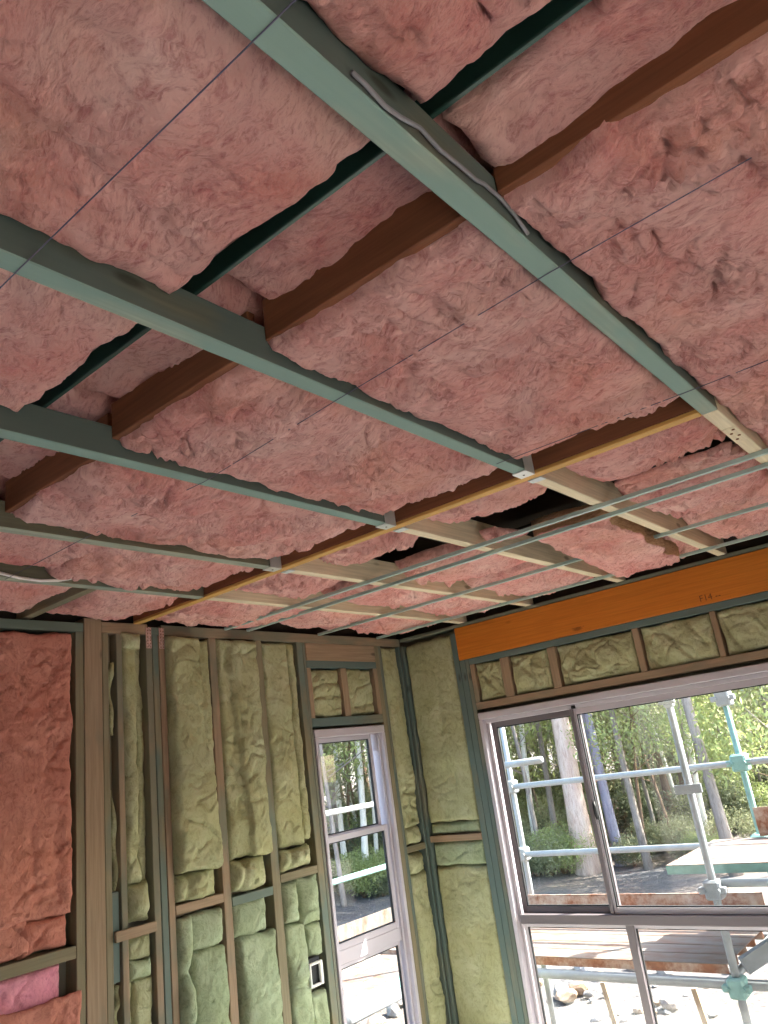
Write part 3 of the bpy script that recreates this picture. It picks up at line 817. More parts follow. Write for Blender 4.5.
# --- between the beam and the first furring channels
r1 = ['pink batt between the beam and the steel channels, beside the longest joist', 'pink batt right of the beam below the fallen batt', 'pink batt with a dark tear, right of the beam and of the perforated plate', 'sagging pink batt over the wall plate above the green bays', 'pink batt at the far end of the beam']
for i in range(1, 5):
    x1 = (0, 2.71, 2.60, 2.63, 2.86)[i]
    y1 = yb[i][1]
    cr = ((0.5, 0.5, 0.7, 0.42, 0.04, 0.025),) if i == 3 else ()
    cbatt(r1[i - 1], BX1 + 0.012, x1, yb[i][0], y1 - 0.012, 0.892, 0.09, 50 + i, res=0.009, bulge=0.03, rad=0.12, rim=0.25, low=0.014, wr=1.0, mat='pink_wool', creases=cr)
cbatt('pink batt resting against the far wall plate right of the beam', BX1 + 0.012, 3.1, yb[5][0], yb[5][1], 0.868, 0.09, 58, res=0.012, bulge=0.02, rad=0.08, low=0.012, wr=0.9)
# --- between the second and third channels, and beyond
r3 = {1: ('pink batt between steel channels beside the right edge', 2.99, 3.54), 3: ('pink batt lying over steel channels in the middle of the far right bays', 3.0, 3.50), 4: ('pink batt above steel channels near the room corner', 3.02, 3.62), 5: ('pink batt over the plate above the little window cells', 3.15, 3.75)}
for i, (lb, x0, x1) in r3.items():
    cbatt(lb, x0, x1, yb[i][0] + 0.01, yb[i][1] - 0.02, 0.886, 0.09, 60 + i, res=0.010, bulge=0.03, rad=0.10, rim=0.3, low=0.014, wr=1.0, edge=0.025)
r4 = {1: ('pink batt next to the orange beam on the right edge', 3.62, 4.28), 2: ('pink batt next to the orange beam, behind the fallen batt', 3.90, 4.34), 3: ('pink batt bulging beside the orange beam near the room corner', 3.64, 4.36), 4: ('drooping pink batt end in the room corner above the wall plates', 3.70, 4.36), 5: ('pink batt in the room corner over both wall plates', 3.80, 4.38)}
for i, (lb, x0, x1) in r4.items():
    cbatt(lb, x0, x1, yb[i][0] + 0.01, yb[i][1] - 0.02, 0.886, 0.09, 70 + i, res=0.011, bulge=0.03, rad=0.10, rim=0.3, low=0.014, wr=1.0, edge=0.02)
cbatt('pink batt on the right edge beyond the steel channels', 3.50, 4.3, yb[0][0], yb[0][1], 0.87, 0.09, 79, res=0.016, bulge=0.02)
# --- the fallen batt: one end rests on the channels, the other hangs below them
fa = np.array(PZ(492, 541, 0.846)); 
O_ = np.array([3.02, 1.12, 0.945]); Ud = np.array([0.95, 0.0, -0.10]); Lf = np.linalg.norm(Ud); Ud /= Lf
Vd = np.array([0.0, 1.0, 0.03]); Vd /= np.linalg.norm(Vd); Nd = np.cross(Vd, Ud); Nd /= np.linalg.norm(Nd)
if Nd[2] > 0: Nd = -Nd
batt('fallen pink batt hanging below the steel channels with an orange torn end', O_, Ud, Vd, Nd, 0.90, 0.36, 0.085, 'pink_wool', 91, 0.008, rim=0.9, rad=0.02, edge=0.02, bulge=0.01, low=0.012, wr=0.8, cut='cut_wool')
# scraps of batt between the two close channels
for j, (lb, x0, x1, y0, y1, zz) in enumerate((('small pink scrap of batt between the two close steel channels on the right', 2.80, 3.0, 0.52, 0.98, 0.90), ('small torn pink scrap above the close steel channels in the middle', 2.80, 3.0, 1.52, 1.63, 0.885),
                                        )):
    cbatt(lb, x0, x1, y0, y1, zz, 0.03, 95 + j, res=0.008, bulge=0.01, rad=0.03, low=0.02, wr=1.0, edge=0.035, group='torn scraps of batt')

# --- batts in the left (far) wall
ZU = (0, 0, 1); WN = (0, -1, 0)
def wbatt(label, x0, x1, z0, z1, proud, seed, mat='green_wool', T=0.07, res=0.009, group='green wall batts', **k):
    """front face at YA - proud"""
    kw = dict(bulge=0.008, rad=0.03, rim=0.55, low=0.010, wr=0.6, edge=0.010, crumple=0.45); kw.update(k)
    return batt(label, (x0, YA - proud + T, z0), XU, ZU, WN, x1 - x0, z1 - z0, T, mat, seed, res, group=group, **kw)
g = 0.004
zt = PZ0 - 0.006
x0, x1 = 1.22, S['s0'][0] - 0.002
pz = wz(40, 922)
PG = 'pink wall batts'
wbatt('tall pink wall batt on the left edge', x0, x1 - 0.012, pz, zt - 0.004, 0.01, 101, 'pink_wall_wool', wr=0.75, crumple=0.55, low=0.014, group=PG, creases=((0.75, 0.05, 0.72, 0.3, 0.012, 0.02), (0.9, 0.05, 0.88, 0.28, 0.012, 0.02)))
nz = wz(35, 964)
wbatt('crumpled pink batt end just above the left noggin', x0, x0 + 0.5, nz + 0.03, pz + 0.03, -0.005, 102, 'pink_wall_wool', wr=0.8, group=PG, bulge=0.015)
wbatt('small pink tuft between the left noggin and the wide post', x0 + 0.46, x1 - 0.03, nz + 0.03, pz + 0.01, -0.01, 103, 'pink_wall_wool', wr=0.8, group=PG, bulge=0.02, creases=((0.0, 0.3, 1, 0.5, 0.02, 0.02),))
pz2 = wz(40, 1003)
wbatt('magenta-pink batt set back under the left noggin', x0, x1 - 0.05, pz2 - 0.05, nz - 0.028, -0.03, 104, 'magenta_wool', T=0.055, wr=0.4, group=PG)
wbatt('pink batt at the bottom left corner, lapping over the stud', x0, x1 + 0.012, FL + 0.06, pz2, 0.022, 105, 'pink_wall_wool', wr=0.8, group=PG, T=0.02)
# narrow slot between two studs: slivers of batt
xa, xb_ = S['s1'][1] + 0.002, S['s2'][0] - 0.002
def sliver(label, za, zb_, seed, k=0.5):
    n = 26; mb = MB()
    V = []; F = []
    rng = np.random.RandomState(seed)
    for i in range(n):
        t = i / (n - 1); zc = za + (zb_ - za) * t
        w = (xb_ - xa) * (0.30 + 0.25 * math.sin(t * 9 + seed) * 0.6 + 0.1 * rng.rand()) * min(1, 6 * min(t, 1 - t) + 0.25)
        cx = xa + (xb_ - xa) * (0.5 + 0.2 * math.sin(t * 5 + seed * 2))
        yy = YA + 0.02 + 0.012 * math.sin(t * 11 + seed)
        V += [(cx - w, yy + 0.03, zc), (cx - w * 0.8, yy, zc), (cx + w * 0.2, yy - 0.012, zc), (cx + w * 0.9, yy + 0.004, zc), (cx + w, yy + 0.03, zc)]
    for i in range(n - 1):
        for j in range(5):
            j2 = (j + 1) % 5
            F.append((i * 5 + j, i * 5 + j2, i * 5 + 5 + j2, i * 5 + 5 + j))
    F.append((4, 3, 2, 1, 0)); F.append(tuple((n - 1) * 5 + j for j in range(5)))
    V = [(min(max(a, xa), xb_), b, c) for a, b, c in V]
    o = mesh('insulation_sliver', V, F, 'green_wool', None, True)
    tag(o, label, 'insulation', 'green slivers in the narrow slot')
sliver('thin green batt sliver in the narrow slot, uppermost', wz(112, 735), wz(112, 662), 1)
sliver('thin green batt sliver in the narrow slot, below the uppermost', wz(112, 892), wz(112, 790), 3)
sliver('thin green batt sliver in the narrow slot at the bottom', wz(113, 1030), wz(113, 988), 5)
box('stud', 'stained_timber_z', wall_left, xa, xb_ - 0.004, YA + 0.01, YA + 0.054, wz(113, 985), wz(113, 893))
# bay 1, folded batts
x0, x1 = S['s2'][1] + g, S['s3'][0] - g
zc = wz(135, 884); zn = wz(130, 933)
wbatt('folded green batt strip in the first narrow bay beside the doubled studs', x0, x0 + (x1 - x0) * 0.60, zc, zt - 0.01, -0.005, 111, bulge=0.02, rad=0.025, low=0.012, T=0.06, shape=lambda A, B: 0.0 * A)
wbatt('green batt leaf set back behind the folded strip in the first bay', x0 + (x1 - x0) * 0.58, x1, zc, zt - 0.01, -0.035, 112, T=0.045, bulge=0.006)
wbatt('round green lump above the noggin in the first narrow bay', x0, x1 - 0.01, zn + 0.03, zc + 0.004, -0.008, 113, bulge=0.03, low=0.015, wr=0.6, creases=((0.2, 0.1, 0.9, 0.2, 0.03, 0.015),))
wbatt('rolled yellow-green batt end at the head of the first narrow bay', x0 - 0.002, x0 + (x1 - x0) * 0.72, wz(132, 648), wz(132, 633), 0.012, 118, bulge=0.02, rad=0.04, T=0.02, low=0.01)
zq = wz(135, 962)
wbatt('flat green batt piece under the noggin in the first narrow bay', x0, x1, zq, zn - 0.026, -0.022, 114, T=0.06)
zr = wz(136, 980)
wbatt('pale paper-faced batt piece below the flat one in the first bay', x0, x1 - 0.012, zr, zq - 0.002, -0.004, 115, 'green_wool_cool', T=0.05, bulge=0.004)
wbatt('green batt at the bottom of the first narrow bay', x0 + 0.03, x1, FL + 0.06, zr - 0.004, -0.02, 116, T=0.06, bulge=0.012)
wbatt('yellowish batt edge at the bottom of the first narrow bay', x0, x0 + 0.028, FL + 0.06, zr - 0.004, -0.03, 117, T=0.045, bulge=0.0)
# bays 2-4
def bay(k0, k1, tag_, px, yb_up, yn, seed, extra, cool=False):
    x0, x1 = S[k0][1] + g, S[k1][0] - g
    W_ = x1 - x0
    zc = wz(px, yb_up); zn = wz(px, yn)
    wbatt('tall green batt in the ' + tag_, x0, x1 - extra[0] * W_, zc, zt, 0.012 if seed != 140 else 0.0, seed, creases=extra[1], steps=extra[2], bulge=0.012, low=0.010, res=0.008)
    if extra[0] > 0:
        wbatt('narrow green strip beside the tall batt in the ' + tag_, x1 - extra[0] * W_ + 0.003, x1, zc + 0.02, zt, -0.015, seed + 1, T=0.06, bulge=0.015)
    wbatt('crumpled green batt above the noggin in the ' + tag_, x0, x1 - 0.10 * W_, zn + 0.022, zc - 0.002, -0.006, seed + 2, bulge=0.035, low=0.02, wr=0.8, creases=((0.25, 0, 0.3, 1, 0.03, 0.02),), steps=((0.7, 0, 0.72, 1, 0.02, 0.02),))
    return x0, x1, zn
x0, x1, zn = bay('s5', 's6', 'wide bay right of the doubled studs', 192, 872, 905, 120, (0.0, ((0.80, 1.0, 0.62, 0.86, 0.02, 0.02), (0.62, 0.86, 0.72, 0.5, 0.02, 0.02), (0.0, 0.92, 0.45, 0.97, 0.01, 0.02)), ((0.86, 0.25, 0.66, 1.0, 0.045, 0.008),)))
zm = wz(200, 951)
wbatt('puffy green batt with a pinch below the noggin, right of the doubled studs', x0, x0 + 0.085, FL + 0.06, zn - 0.05, 0.012, 124, 'green_wool_cool', bulge=0.03, low=0.014, T=0.075, creases=((0.0, 0.80, 1.0, 0.82, 0.045, 0.03),))
wbatt('square green batt under the noggin right of the doubled studs', x0 + 0.075, x1, zm, zn - 0.05, 0.0, 125, 'green_wool_cool', bulge=0.02, low=0.008)
wbatt('tall lower green batt right of the doubled studs', x0 + 0.08, x1, FL + 0.06, zm - 0.001, 0.008, 126, 'green_wool_cool', bulge=0.03, low=0.01)
x0, x1, zn = bay('s6', 's7', 'second wide bay', 240, 859, 897, 130, (0.0, ((0.30, 1.0, 0.22, 0.88, 0.025, 0.02), (0.22, 0.88, 0.40, 0.6, 0.02, 0.02), (0.4, 0.6, 0.18, 0.42, 0.02, 0.02), (0.3, 0.95, 1.0, 0.9, 0.008, 0.03)), ((0.24, 1.0, 0.38, 0.45, 0.03, 0.008),)))
zm = wz(250, 936)
wbatt('two-lobed green batt under the noggin of the second wide bay', x0, x1 - 0.05, zm, zn - 0.024, 0.0, 134, 'green_wool_cool', bulge=0.025, low=0.012)
wbatt('tall lower green batt of the second wide bay', x0 + 0.02, x1, FL + 0.06, zm - 0.001, 0.015, 135, 'green_wool_cool', bulge=0.03, low=0.012)
x0, x1, zn = bay('s7', 's8', 'third wide bay beside the narrow window', 285, 849, 876, 140, (0.24, ((0.5, 0.9, 0.8, 0.88, 0.01, 0.015),), ()))
zm = wz(300, 922)
wbatt('left green strip under the noggin beside the window', x0, x0 + 0.115, zm, zn - 0.04, 0.004, 144, 'green_wool_cool', bulge=0.025, low=0.012)
wbatt('right green lump under the noggin beside the window', x0 + 0.118, x1, zm - 0.03, zn - 0.03, 0.0, 145, 'green_wool_cool', bulge=0.03, low=0.012)
wbatt('long lower green batt left of the switch box', x0, x0 + 0.155, FL + 0.06, zm - 0.002, 0.006, 146, 'green_wool_cool', bulge=0.03, low=0.012)
wbatt('green batt tucked above the switch box', x0 + 0.157, x1, wz(312, 958), zm - 0.032, -0.004, 147, 'green_wool_cool', bulge=0.02, low=0.012)
wbatt('pale green batt below the switch box', x0 + 0.157, x1, FL + 0.06, wz(316, 994), -0.004, 148, 'green_wool_cool', bulge=0.025, low=0.014, creases=((0.4, 1, 0.45, 0.6, 0.02, 0.02),))
# cells over the narrow window
wbatt('crumpled yellow-green batt in the left little cell over the window', cxl + 0.004, cxm0 - 0.004, cz0 + 0.004, cz1 - 0.004, -0.012, 151, bulge=0.02, low=0.012, res=0.006, creases=((0.0, 0.62, 1, 0.72, 0.02, 0.012), (0, 0.4, 0.8, 0.45, 0.015, 0.012), (0.72, 0, 0.8, 0.7, 0.02, 0.015)))
wbatt('yellow-green batt in the right little cell over the window', cxm1 + 0.004, cxr - 0.004, cz0 + 0.004, cz1 - 0.004, -0.02, 152, bulge=0.012, low=0.010, res=0.006, creases=((0.0, 0.2, 1, 0.22, 0.02, 0.012),))
# right of the window
x0, x1 = S['s11'][1] + g, S['s12'][0] - g
wbatt('tall green batt between the narrow window and the room corner', x0, x1 - 0.02, z5 + 0.13, zt, 0.004, 161, bulge=0.02, low=0.01)
wbatt('short green batt above the noggin near the room corner', x0, x1 - 0.03, z5 + 0.024, z5 + 0.128, 0.0, 162, bulge=0.02)
wbatt('short green batt below the noggin near the room corner', x0, x1 - 0.03, z5 - 0.15, z5 - 0.03, 0.0, 163, bulge=0.02)
wbatt('tall lower green batt between the narrow window and the room corner', x0, x1 - 0.02, FL + 0.06, z5 - 0.152, 0.002, 164, bulge=0.02, low=0.01)

# --- batts in the right wall
RN = (-1, 0, 0)
def rbatt(label, y0, y1, z0, z1, proud, seed, mat='green_wool', T=0.065, res=0.009, **k):
    kw = dict(bulge=0.006, rad=0.025, rim=0.6, low=0.007, wr=0.3, edge=0.006, crumple=0.4); kw.update(k)
    return batt(label, (XB - proud + T, y0, z0), YV, ZU, RN, y1 - y0, z1 - z0, T, mat, seed, res, group='batts in the right wall', **kw)
y0, y1 = lb_y1 + 0.049, YA - 0.030
rbatt('tall green batt in the corner bay left of the orange beam', y0, y1, znb + 0.10, PZ0, -0.012, 171, creases=((0.35, 0.2, 0.45, 0.35, 0.012, 0.015), (0.5, 0.4, 0.4, 0.75, 0.01, 0.03)))
rbatt('short green batt above the noggin of the corner bay', y0, y1, znb + 0.024, znb + 0.097, -0.016, 172, 'green_wool_cool')
rbatt('short green batt below the noggin of the corner bay', y0, y1, znb - 0.17, znb - 0.024, -0.016, 173, 'green_wool_cool')
rbatt('tall lower green batt of the corner bay', y0, y1, FL + 0.06, znb - 0.173, -0.012, 174)
names = ['crumpled green batt in the first small cell under the orange beam', 'crumpled green batt in the second small cell under the orange beam', 'green batt in the third cell under the orange beam', 'green batt in the fourth cell under the orange beam', 'green batt in the cell under the beam at the right edge', 'green batt in the last cell under the orange beam']
for i in range(6):
    a = crip[i + 1][1] + 0.004; b = crip[i][0] - 0.004
    big = i > 1
    rbatt(names[i], a, b, hb1 + 0.004, zp - 0.004, -0.01, 180 + i, bulge=0.014, low=0.014, res=0.007, wr=0.5,
          creases=((0.15, 0.0, 0.1, 1.0, 0.015, 0.015), (0.3, 0.2, 0.75, 0.75, 0.014, 0.012), (0.75, 0.75, 0.95, 0.8, 0.012, 0.012), (0.5, 0.5, 0.35, 1.0, 0.012, 0.012)) if not big else ((0.35, 0.1, 0.7, 0.85, 0.014, 0.012), (0.9, 0.0, 0.97, 0.8, 0.02, 0.015), (0.1, 0.3, 0.3, 0.9, 0.012, 0.012)))

# ================================================================== SMALL THINGS IN THE ROOM
def string(label, P):
    o = tube('string_line', 'string', None, P, 0.0011, 6); tag(o, label, 'string', 'strings under the ceiling')
string('dark string crossing the large top left batt', [(0.51, -0.9, H - 0.0022), (0.507, 0.46, H - 0.0022), (0.503, 1.065, H - 0.0022), (0.50, 1.66, H - 0.0022), (0.50, 3.3, H - 0.0022)])
string('dark string over the big wrinkled batts, right of the blocking', [(1.19, -0.9, H - 0.0022), (1.24, 0.46, H - 0.0022), (1.285, 1.065, H - 0.0022), (1.34, 1.66, H - 0.0022), (1.31, 2.31, H - 0.0022), (1.31, 2.83, H - 0.0022)])
string('dark string near the beam on the right edge', [(2.06, -0.9, H - 0.0022), (2.053, 0.46, H - 0.0022), (2.03, 1.065, H - 0.0022)])
cy = JY['A'][0] - 0.007
P = [PY(px, py, cy) for px, py in ((352, 72), (365, 84), (385, 106), (400, 117), (420, 128), (440, 150), (460, 166), (476, 180), (484, 184), (500, 198), (514, 214), (528, 234))]
tag(tube('cable', 'grey_cable', None, P, 0.0036, 8), 'grey cable clipped along the top of the nearest joist', 'cable')
cy = JY['E'][0] - 0.008
P = [PY(px, py, cy) for px, py in ((-40, 566), (0, 573), (20, 578), (40, 580.5), (58, 580.5), (70, 578.5), (80, 575))]
tag(tube('cable', 'white_cable', None, P, 0.006, 8), 'white cable drooping in front of the far left joist', 'cable')
# switch box
sb0 = empty('switch_box', PY(314, 987, YA))
tag(sb0, 'white plastic switch box with dark opening beside the narrow window', 'switch box')
bx0, bx1 = wx(306.5, 972), wx(320, 972); b0, b1 = wz(314, 986), wz(314, 961)
yf = YA - 0.03
for (n, a) in (('frame_side', (bx0, bx0 + 0.012, b0, b1)), ('frame_side', (bx1 - 0.022, bx1, b0, b1)), ('frame_end', (bx0 + 0.012, bx1 - 0.022, b0, b0 + 0.012)), ('frame_end', (bx0 + 0.012, bx1 - 0.022, b1 - 0.012, b1))):
    box(n, 'white_plastic', sb0, a[0], a[1], yf, yf + 0.02, a[2], a[3], c=0.004)
box('back', 'rubber', sb0, bx0 - 0.012, bx1 - 0.004, yf + 0.021, YA + 0.03, b0 - 0.006, b1 + 0.02)

# ================================================================== OUTSIDE
GZ = -0.98 - CZ + 0.0                  # ground level well below the floor
n = 90
gx = np.linspace(-30, 75, n); gy = np.linspace(-35, 75, n)
A, B = np.meshgrid(gx, gy, indexing='ij')
Zg = GZ + 0.10 * fbm(A * 0.15, B * 0.15, 7, 4) + 0.04 * fbm(A * 0.8, B * 0.8, 9, 3)
far = np.clip((np.hypot(A, B) - 22) / 30, 0, 1); Zg = Zg + 2.2 * far ** 1.5
Zg = np.where((A > -3.6) & (A < 5.2) & (B > -3.6) & (B < 4.2), np.minimum(Zg, GZ), Zg)
idx = np.arange(n * n).reshape(n, n)
F = np.stack([idx[:-1, :-1], idx[1:, :-1], idx[1:, 1:], idx[:-1, 1:]], -1).reshape(-1, 4).tolist()
ground = mesh('ground', np.stack([A, B, Zg], -1).reshape(-1, 3), F, 'gravel_ground', None, True)
tag(ground, 'sunlit gravel ground around the house', 'ground', kind='structure')
def gz(x, y):
    far = min(max((math.hypot(x, y) - 22) / 30, 0), 1)
    a = np.array([x]); b = np.array([y])
    return float(GZ + 0.10 * fbm(a * 0.15, b * 0.15, 7, 4)[0] + 0.04 * fbm(a * 0.8, b * 0.8, 9, 3)[0] + 2.2 * far ** 1.5)
# foundation under the floor
fo = MB().box(-1.6, XB + 0.10, -2.45, YA + 0.10, GZ - 0.2, FL - 0.051).build('foundation', 'cladding')
tag(fo, 'plain base wall under the floor', 'wall', kind='structure')

# scaffold: outer and inner rows of standards, rails, ledgers, decks
XO, XI = 6.35, 5.15
YO, YI = 5.12, 4.02
DK = -1.40; DK2 = -0.845
sc = empty('scaffold', (5.7, 2.5, GZ))
tag(sc, 'tube scaffold with guard rails and steel decks outside both windows', 'scaffold')
R_ = 0.0242
def stube(name, mat, p0, p1, r=R_): return tube(name, mat, sc, [p0, p1], r, 12)
ysd = [PX(742, 766, XO)[1], PX(512, 785, XO)[1], YO]
ysd = [ysd[0] - 2.05, ysd[0], ysd[1]]
for j, y in enumerate(ysd):
    m = ('scaffold_teal', 'scaffold_teal', 'scaffold_white')[j]
    stube('standard', m, (XO, y, gz(XO, y)), (XO, y, 0.9))
    stube('standard', ('scaffold_grey', 'scaffold_grey', 'scaffold_teal')[j], (XI, y if j != 1 else PX(690, 790, XI)[1], gz(XI, y)), (XI, y if j != 1 else PX(690, 790, XI)[1], 1.0))
    stube('transom_tube', 'scaffold_grey', (XI, y + 0.06, DK - 0.08), (XO, y + 0.06, DK - 0.08))
yg = PX(690, 790, XI)[1]
za, zb_ = PX(640, 773, XO)[2], PX(640, 848, XO)[2]
off = XO - 0.052
for z_, m in ((za, 'scaffold_white'), (zb_, 'scaffold_white')):
    stube('guard_rail', m, (off, ysd[0] - 1.5, z_), (off, ysd[2] + 0.3, z_))
stube('stub_tube', 'scaffold_white', (off - 0.05, ysd[2] + 0.02, za + 0.19), (off - 0.08, ysd[2] - 0.42, za + 0.20), 0.03)
stube('ledger', 'scaffold_white', (XI + 0.052, ysd[0] - 1.0, DK - 0.10), (XI + 0.052, YO + 0.2, DK - 0.10), 0.030)
stube('ledger', 'scaffold_grey', (off, ysd[0] - 1.0, DK - 0.10), (off, YO + 0.2, DK - 0.10))
stube('ledger', 'scaffold_white', (XI + 0.02, yg - 0.03, DK2 - 0.10), (XI + 0.02, yg - 2.3, DK2 - 0.10))
stube('ledger', 'scaffold_grey', (off, yg - 0.03, DK2 - 0.10), (off, yg - 2.3, DK2 - 0.10))
# couplers
def coupler(x, y, z, mat, s=0.05):
    b = MB().box(x - s, x + s, y - s * 0.9, y + s * 0.9, z - s, z + s, 0.012).box(x - s * 0.4 - 0.03, x + s * 0.4 - 0.03, y - s * 1.5, y + s * 1.5, z - s * 0.35, z + s * 0.35, 0.006)
    b.tube([(x - s * 1.3, y + s * 0.8, z), (x - s * 0.4, y + s * 0.8, z)], 0.012, 6).tube([(x - s * 1.3, y - s * 0.8, z), (x - s * 0.4, y - s * 0.8, z)], 0.012, 6)
    b.build('coupler', mat, sc)
for z_ in (za, zb_):
    coupler(XO - 0.02, ysd[1], z_, 'scaffold_teal', 0.062); coupler(XO - 0.02, ysd[2], z_, 'scaffold_white', 0.055)
coupler(XI, yg, DK - 0.10, 'scaffold_teal', 0.055); coupler(XI, yg, DK2 - 0.13, 'scaffold_grey', 0.055)
z7 = PX(686, 789, XI)[2]
MB().box(XI - 0.035, XI - 0.02, yg - 0.085, yg + 0.085, z7 - 0.028, z7 + 0.028, 0.003).build('ledger_cup', 'scaffold_grey', sc)
coupler(XO, ysd[1], PX(724, 698, XO)[2], 'scaffold_white', 0.06)
coupler(XI, yg, PX(664, 703, XI)[2], 'scaffold_white', 0.035)
# brace under the upper deck
MB().bar((XI + 0.12, yg - 0.02, DK - 0.02), (XI + 0.75, yg - 0.9, DK + 0.42), 0.05, 0.09).build('brace', 'scaffold_grey', sc)
# side along the far wall
for j, x in enumerate((1.2, 3.3)):
    stube('standard', 'scaffold_white', (x, YO, gz(x, YO)), (x, YO, 0.9))
    stube('standard', 'scaffold_grey', (x, YI, gz(x, YI)), (x, YI, 0.9))
stube('guard_rail', 'scaffold_white', (0.8, YO - 0.05, za + 0.0), (XO + 0.2, YO - 0.05, za + 0.0))
stube('guard_rail', 'scaffold_teal', (0.8, YO - 0.05, zb_), (XO + 0.2, YO - 0.05, zb_))
stube('ledger', 'scaffold_grey', (0.8, YI - 0.05, DK - 0.12), (XI + 0.2, YI - 0.05, DK - 0.12), 0.035)
stube('ledger', 'scaffold_grey', (0.8, YO - 0.05, DK - 0.12), (XO, YO - 0.05, DK - 0.12))
# decks: planks with turned-down edges; each rests on the tubes
def plank(label, x0, x1, y0, y1, z, mat='worn_deck', group='steel scaffold planks', th=0.055, side=None, along='y'):
    b = MB().box(x0, x1, y0, y1, z - 0.004, z, 0.001)
    if along == 'y':
        b.box(x0, x0 + 0.004, y0, y1, z - th, z - 0.004, 0.001); b.box(x1 - 0.004, x1, y0, y1, z - th, z - 0.004, 0.001)
    else:
        b.box(x0, x1, y0, y0 + 0.004, z - th, z - 0.004, 0.001); b.box(x0, x1, y1 - 0.004, y1, z - th, z - 0.004, 0.001)
    o = b.build('scaffold_plank', mat)
    if side:
        o.data.materials.append(MAT[side])
        for p in o.data.polygons:
            c = p.center
            if c.z < th - 0.006: p.material_index = 1
    tag(o, label, 'plank', group)
    return o
nP = 5; wP = (XO - XI - 0.17) / nP
ordn = ['nearest the window', 'second from the window', 'in the middle', 'second from the outer rail', 'next to the toe board']
for i in range(nP):
    x0 = XI + 0.075 + i * wP
    plank('rusty steel plank of the lower deck, ' + ordn[i], x0, x0 + wP - 0.012, yg + 0.06, ysd[2] + 0.9, DK + 0.0, side='rusty_steel')
    plank('worn steel plank of the raised deck at the right edge, ' + ordn[i], x0, x0 + wP - 0.012, yg - 2.2, yg + 0.30, DK2, side='scaffold_teal')
tb = MB().box(off - 0.038, off - 0.034, yg + 0.06, ysd[2] + 0.9, DK + 0.005, DK + 0.185, 0.001).box(off - 0.038, off - 0.028, yg + 0.06, ysd[2] + 0.9, DK + 0.18, DK + 0.19, 0.001).build('toe_board', 'rusty_steel')
tag(tb, 'long rusty toe board along the outer edge of the lower deck', 'toe board')
tb = MB().box(off - 0.038, off - 0.034, yg - 2.2, yg - 0.03, DK2 + 0.005, DK2 + 0.20, 0.001).build('toe_board', 'rusty_steel')
tag(tb, 'rusty toe board standing on the raised deck at the right edge', 'toe board')
wP = (YO - YI - 0.17) / nP
for i in range(nP):
    y0 = YI + 0.02 + i * wP
    plank('pale steel plank outside the narrow window, ' + ordn[i], 0.9, XI + 0.07, y0, y0 + wP - 0.012, DK - 0.03, side='scaffold_teal', along='x', th=0.075)
tb = MB().box(0.9, XO - 0.1, YO - 0.09, YO - 0.086, DK - 0.02, DK + 0.17, 0.001).build('toe_board', 'worn_deck')
tag(tb, 'pale speckled toe board outside the narrow window', 'toe board')
# timber pegs in the ground
for lb, (px, py), X in (('pale timber peg left of the lower window mullion in view', (603, 982), 7.4), ('pale timber peg beside the grey standard', (694, 988), 7.4)):
    p = PX(px, py, X); g0 = gz(p[0], p[1])
    dx = 0.10
    b = MB().bar((p[0], p[1] - dx, g0 - 0.1), (p[0], p[1], p[2]), 0.045, 0.045, (1, 0, 0))
    tag(b.build('timber_peg', 'bare_timber_z'), lb, 'peg', 'timber pegs')

# rocks
rng = random.Random(4)
def rock_mesh(seed):
    import bmesh
    bm = bmesh.new(); bmesh.ops.create_icosphere(bm, subdivisions=2, radius=1.0)
    r = np.random.RandomState(seed); D = r.randn(9, 3); D /= np.linalg.norm(D, axis=1)[:, None]; off_ = 0.55 + 0.3 * r.rand(9)
    for v in bm.verts:
        p = np.array(v.co)
        for d_, o_ in zip(D, off_):
            k = p @ d_
            if k > o_: p = p - d_ * (k - o_)
        v.co = p * np.array([1, 0.8, 0.6])
    me = bpy.data.meshes.new('rock'); bm.to_mesh(me); bm.free(); me.materials.append(MAT['pale_rock']); return me
RM = [rock_mesh(i) for i in range(5)]
def rock(x, y, s, where):
    o = link('rock', RM[rng.randrange(5)]); o.scale = (s, s, s); o.rotation_euler = (rng.uniform(-.3, .3), rng.uniform(-.3, .3), rng.uniform(0, 6.3))
    o.location = (x, y, gz(x, y) + CZ + 0.35 * s)
    sz = 'small pebble-sized' if s < 0.055 else ('fist-sized' if s < 0.1 else 'large')
    tag(o, sz + ' pale rock lying on the gravel ' + where, 'rock', sz + ' rocks ' + where)
for i in range(110):
    x = rng.uniform(6.6, 10.5); y = x * rng.uniform(0.22, 0.66); rock(x, y, rng.choice((0.04, 0.05, 0.07, 0.09, 0.14)), 'outside the wide window')
for i in range(60):
    y = rng.uniform(5.4, 9.5); x = y * rng.uniform(0.95, 1.3); rock(x, y, rng.choice((0.04, 0.06, 0.08, 0.13)), 'outside the narrow window')

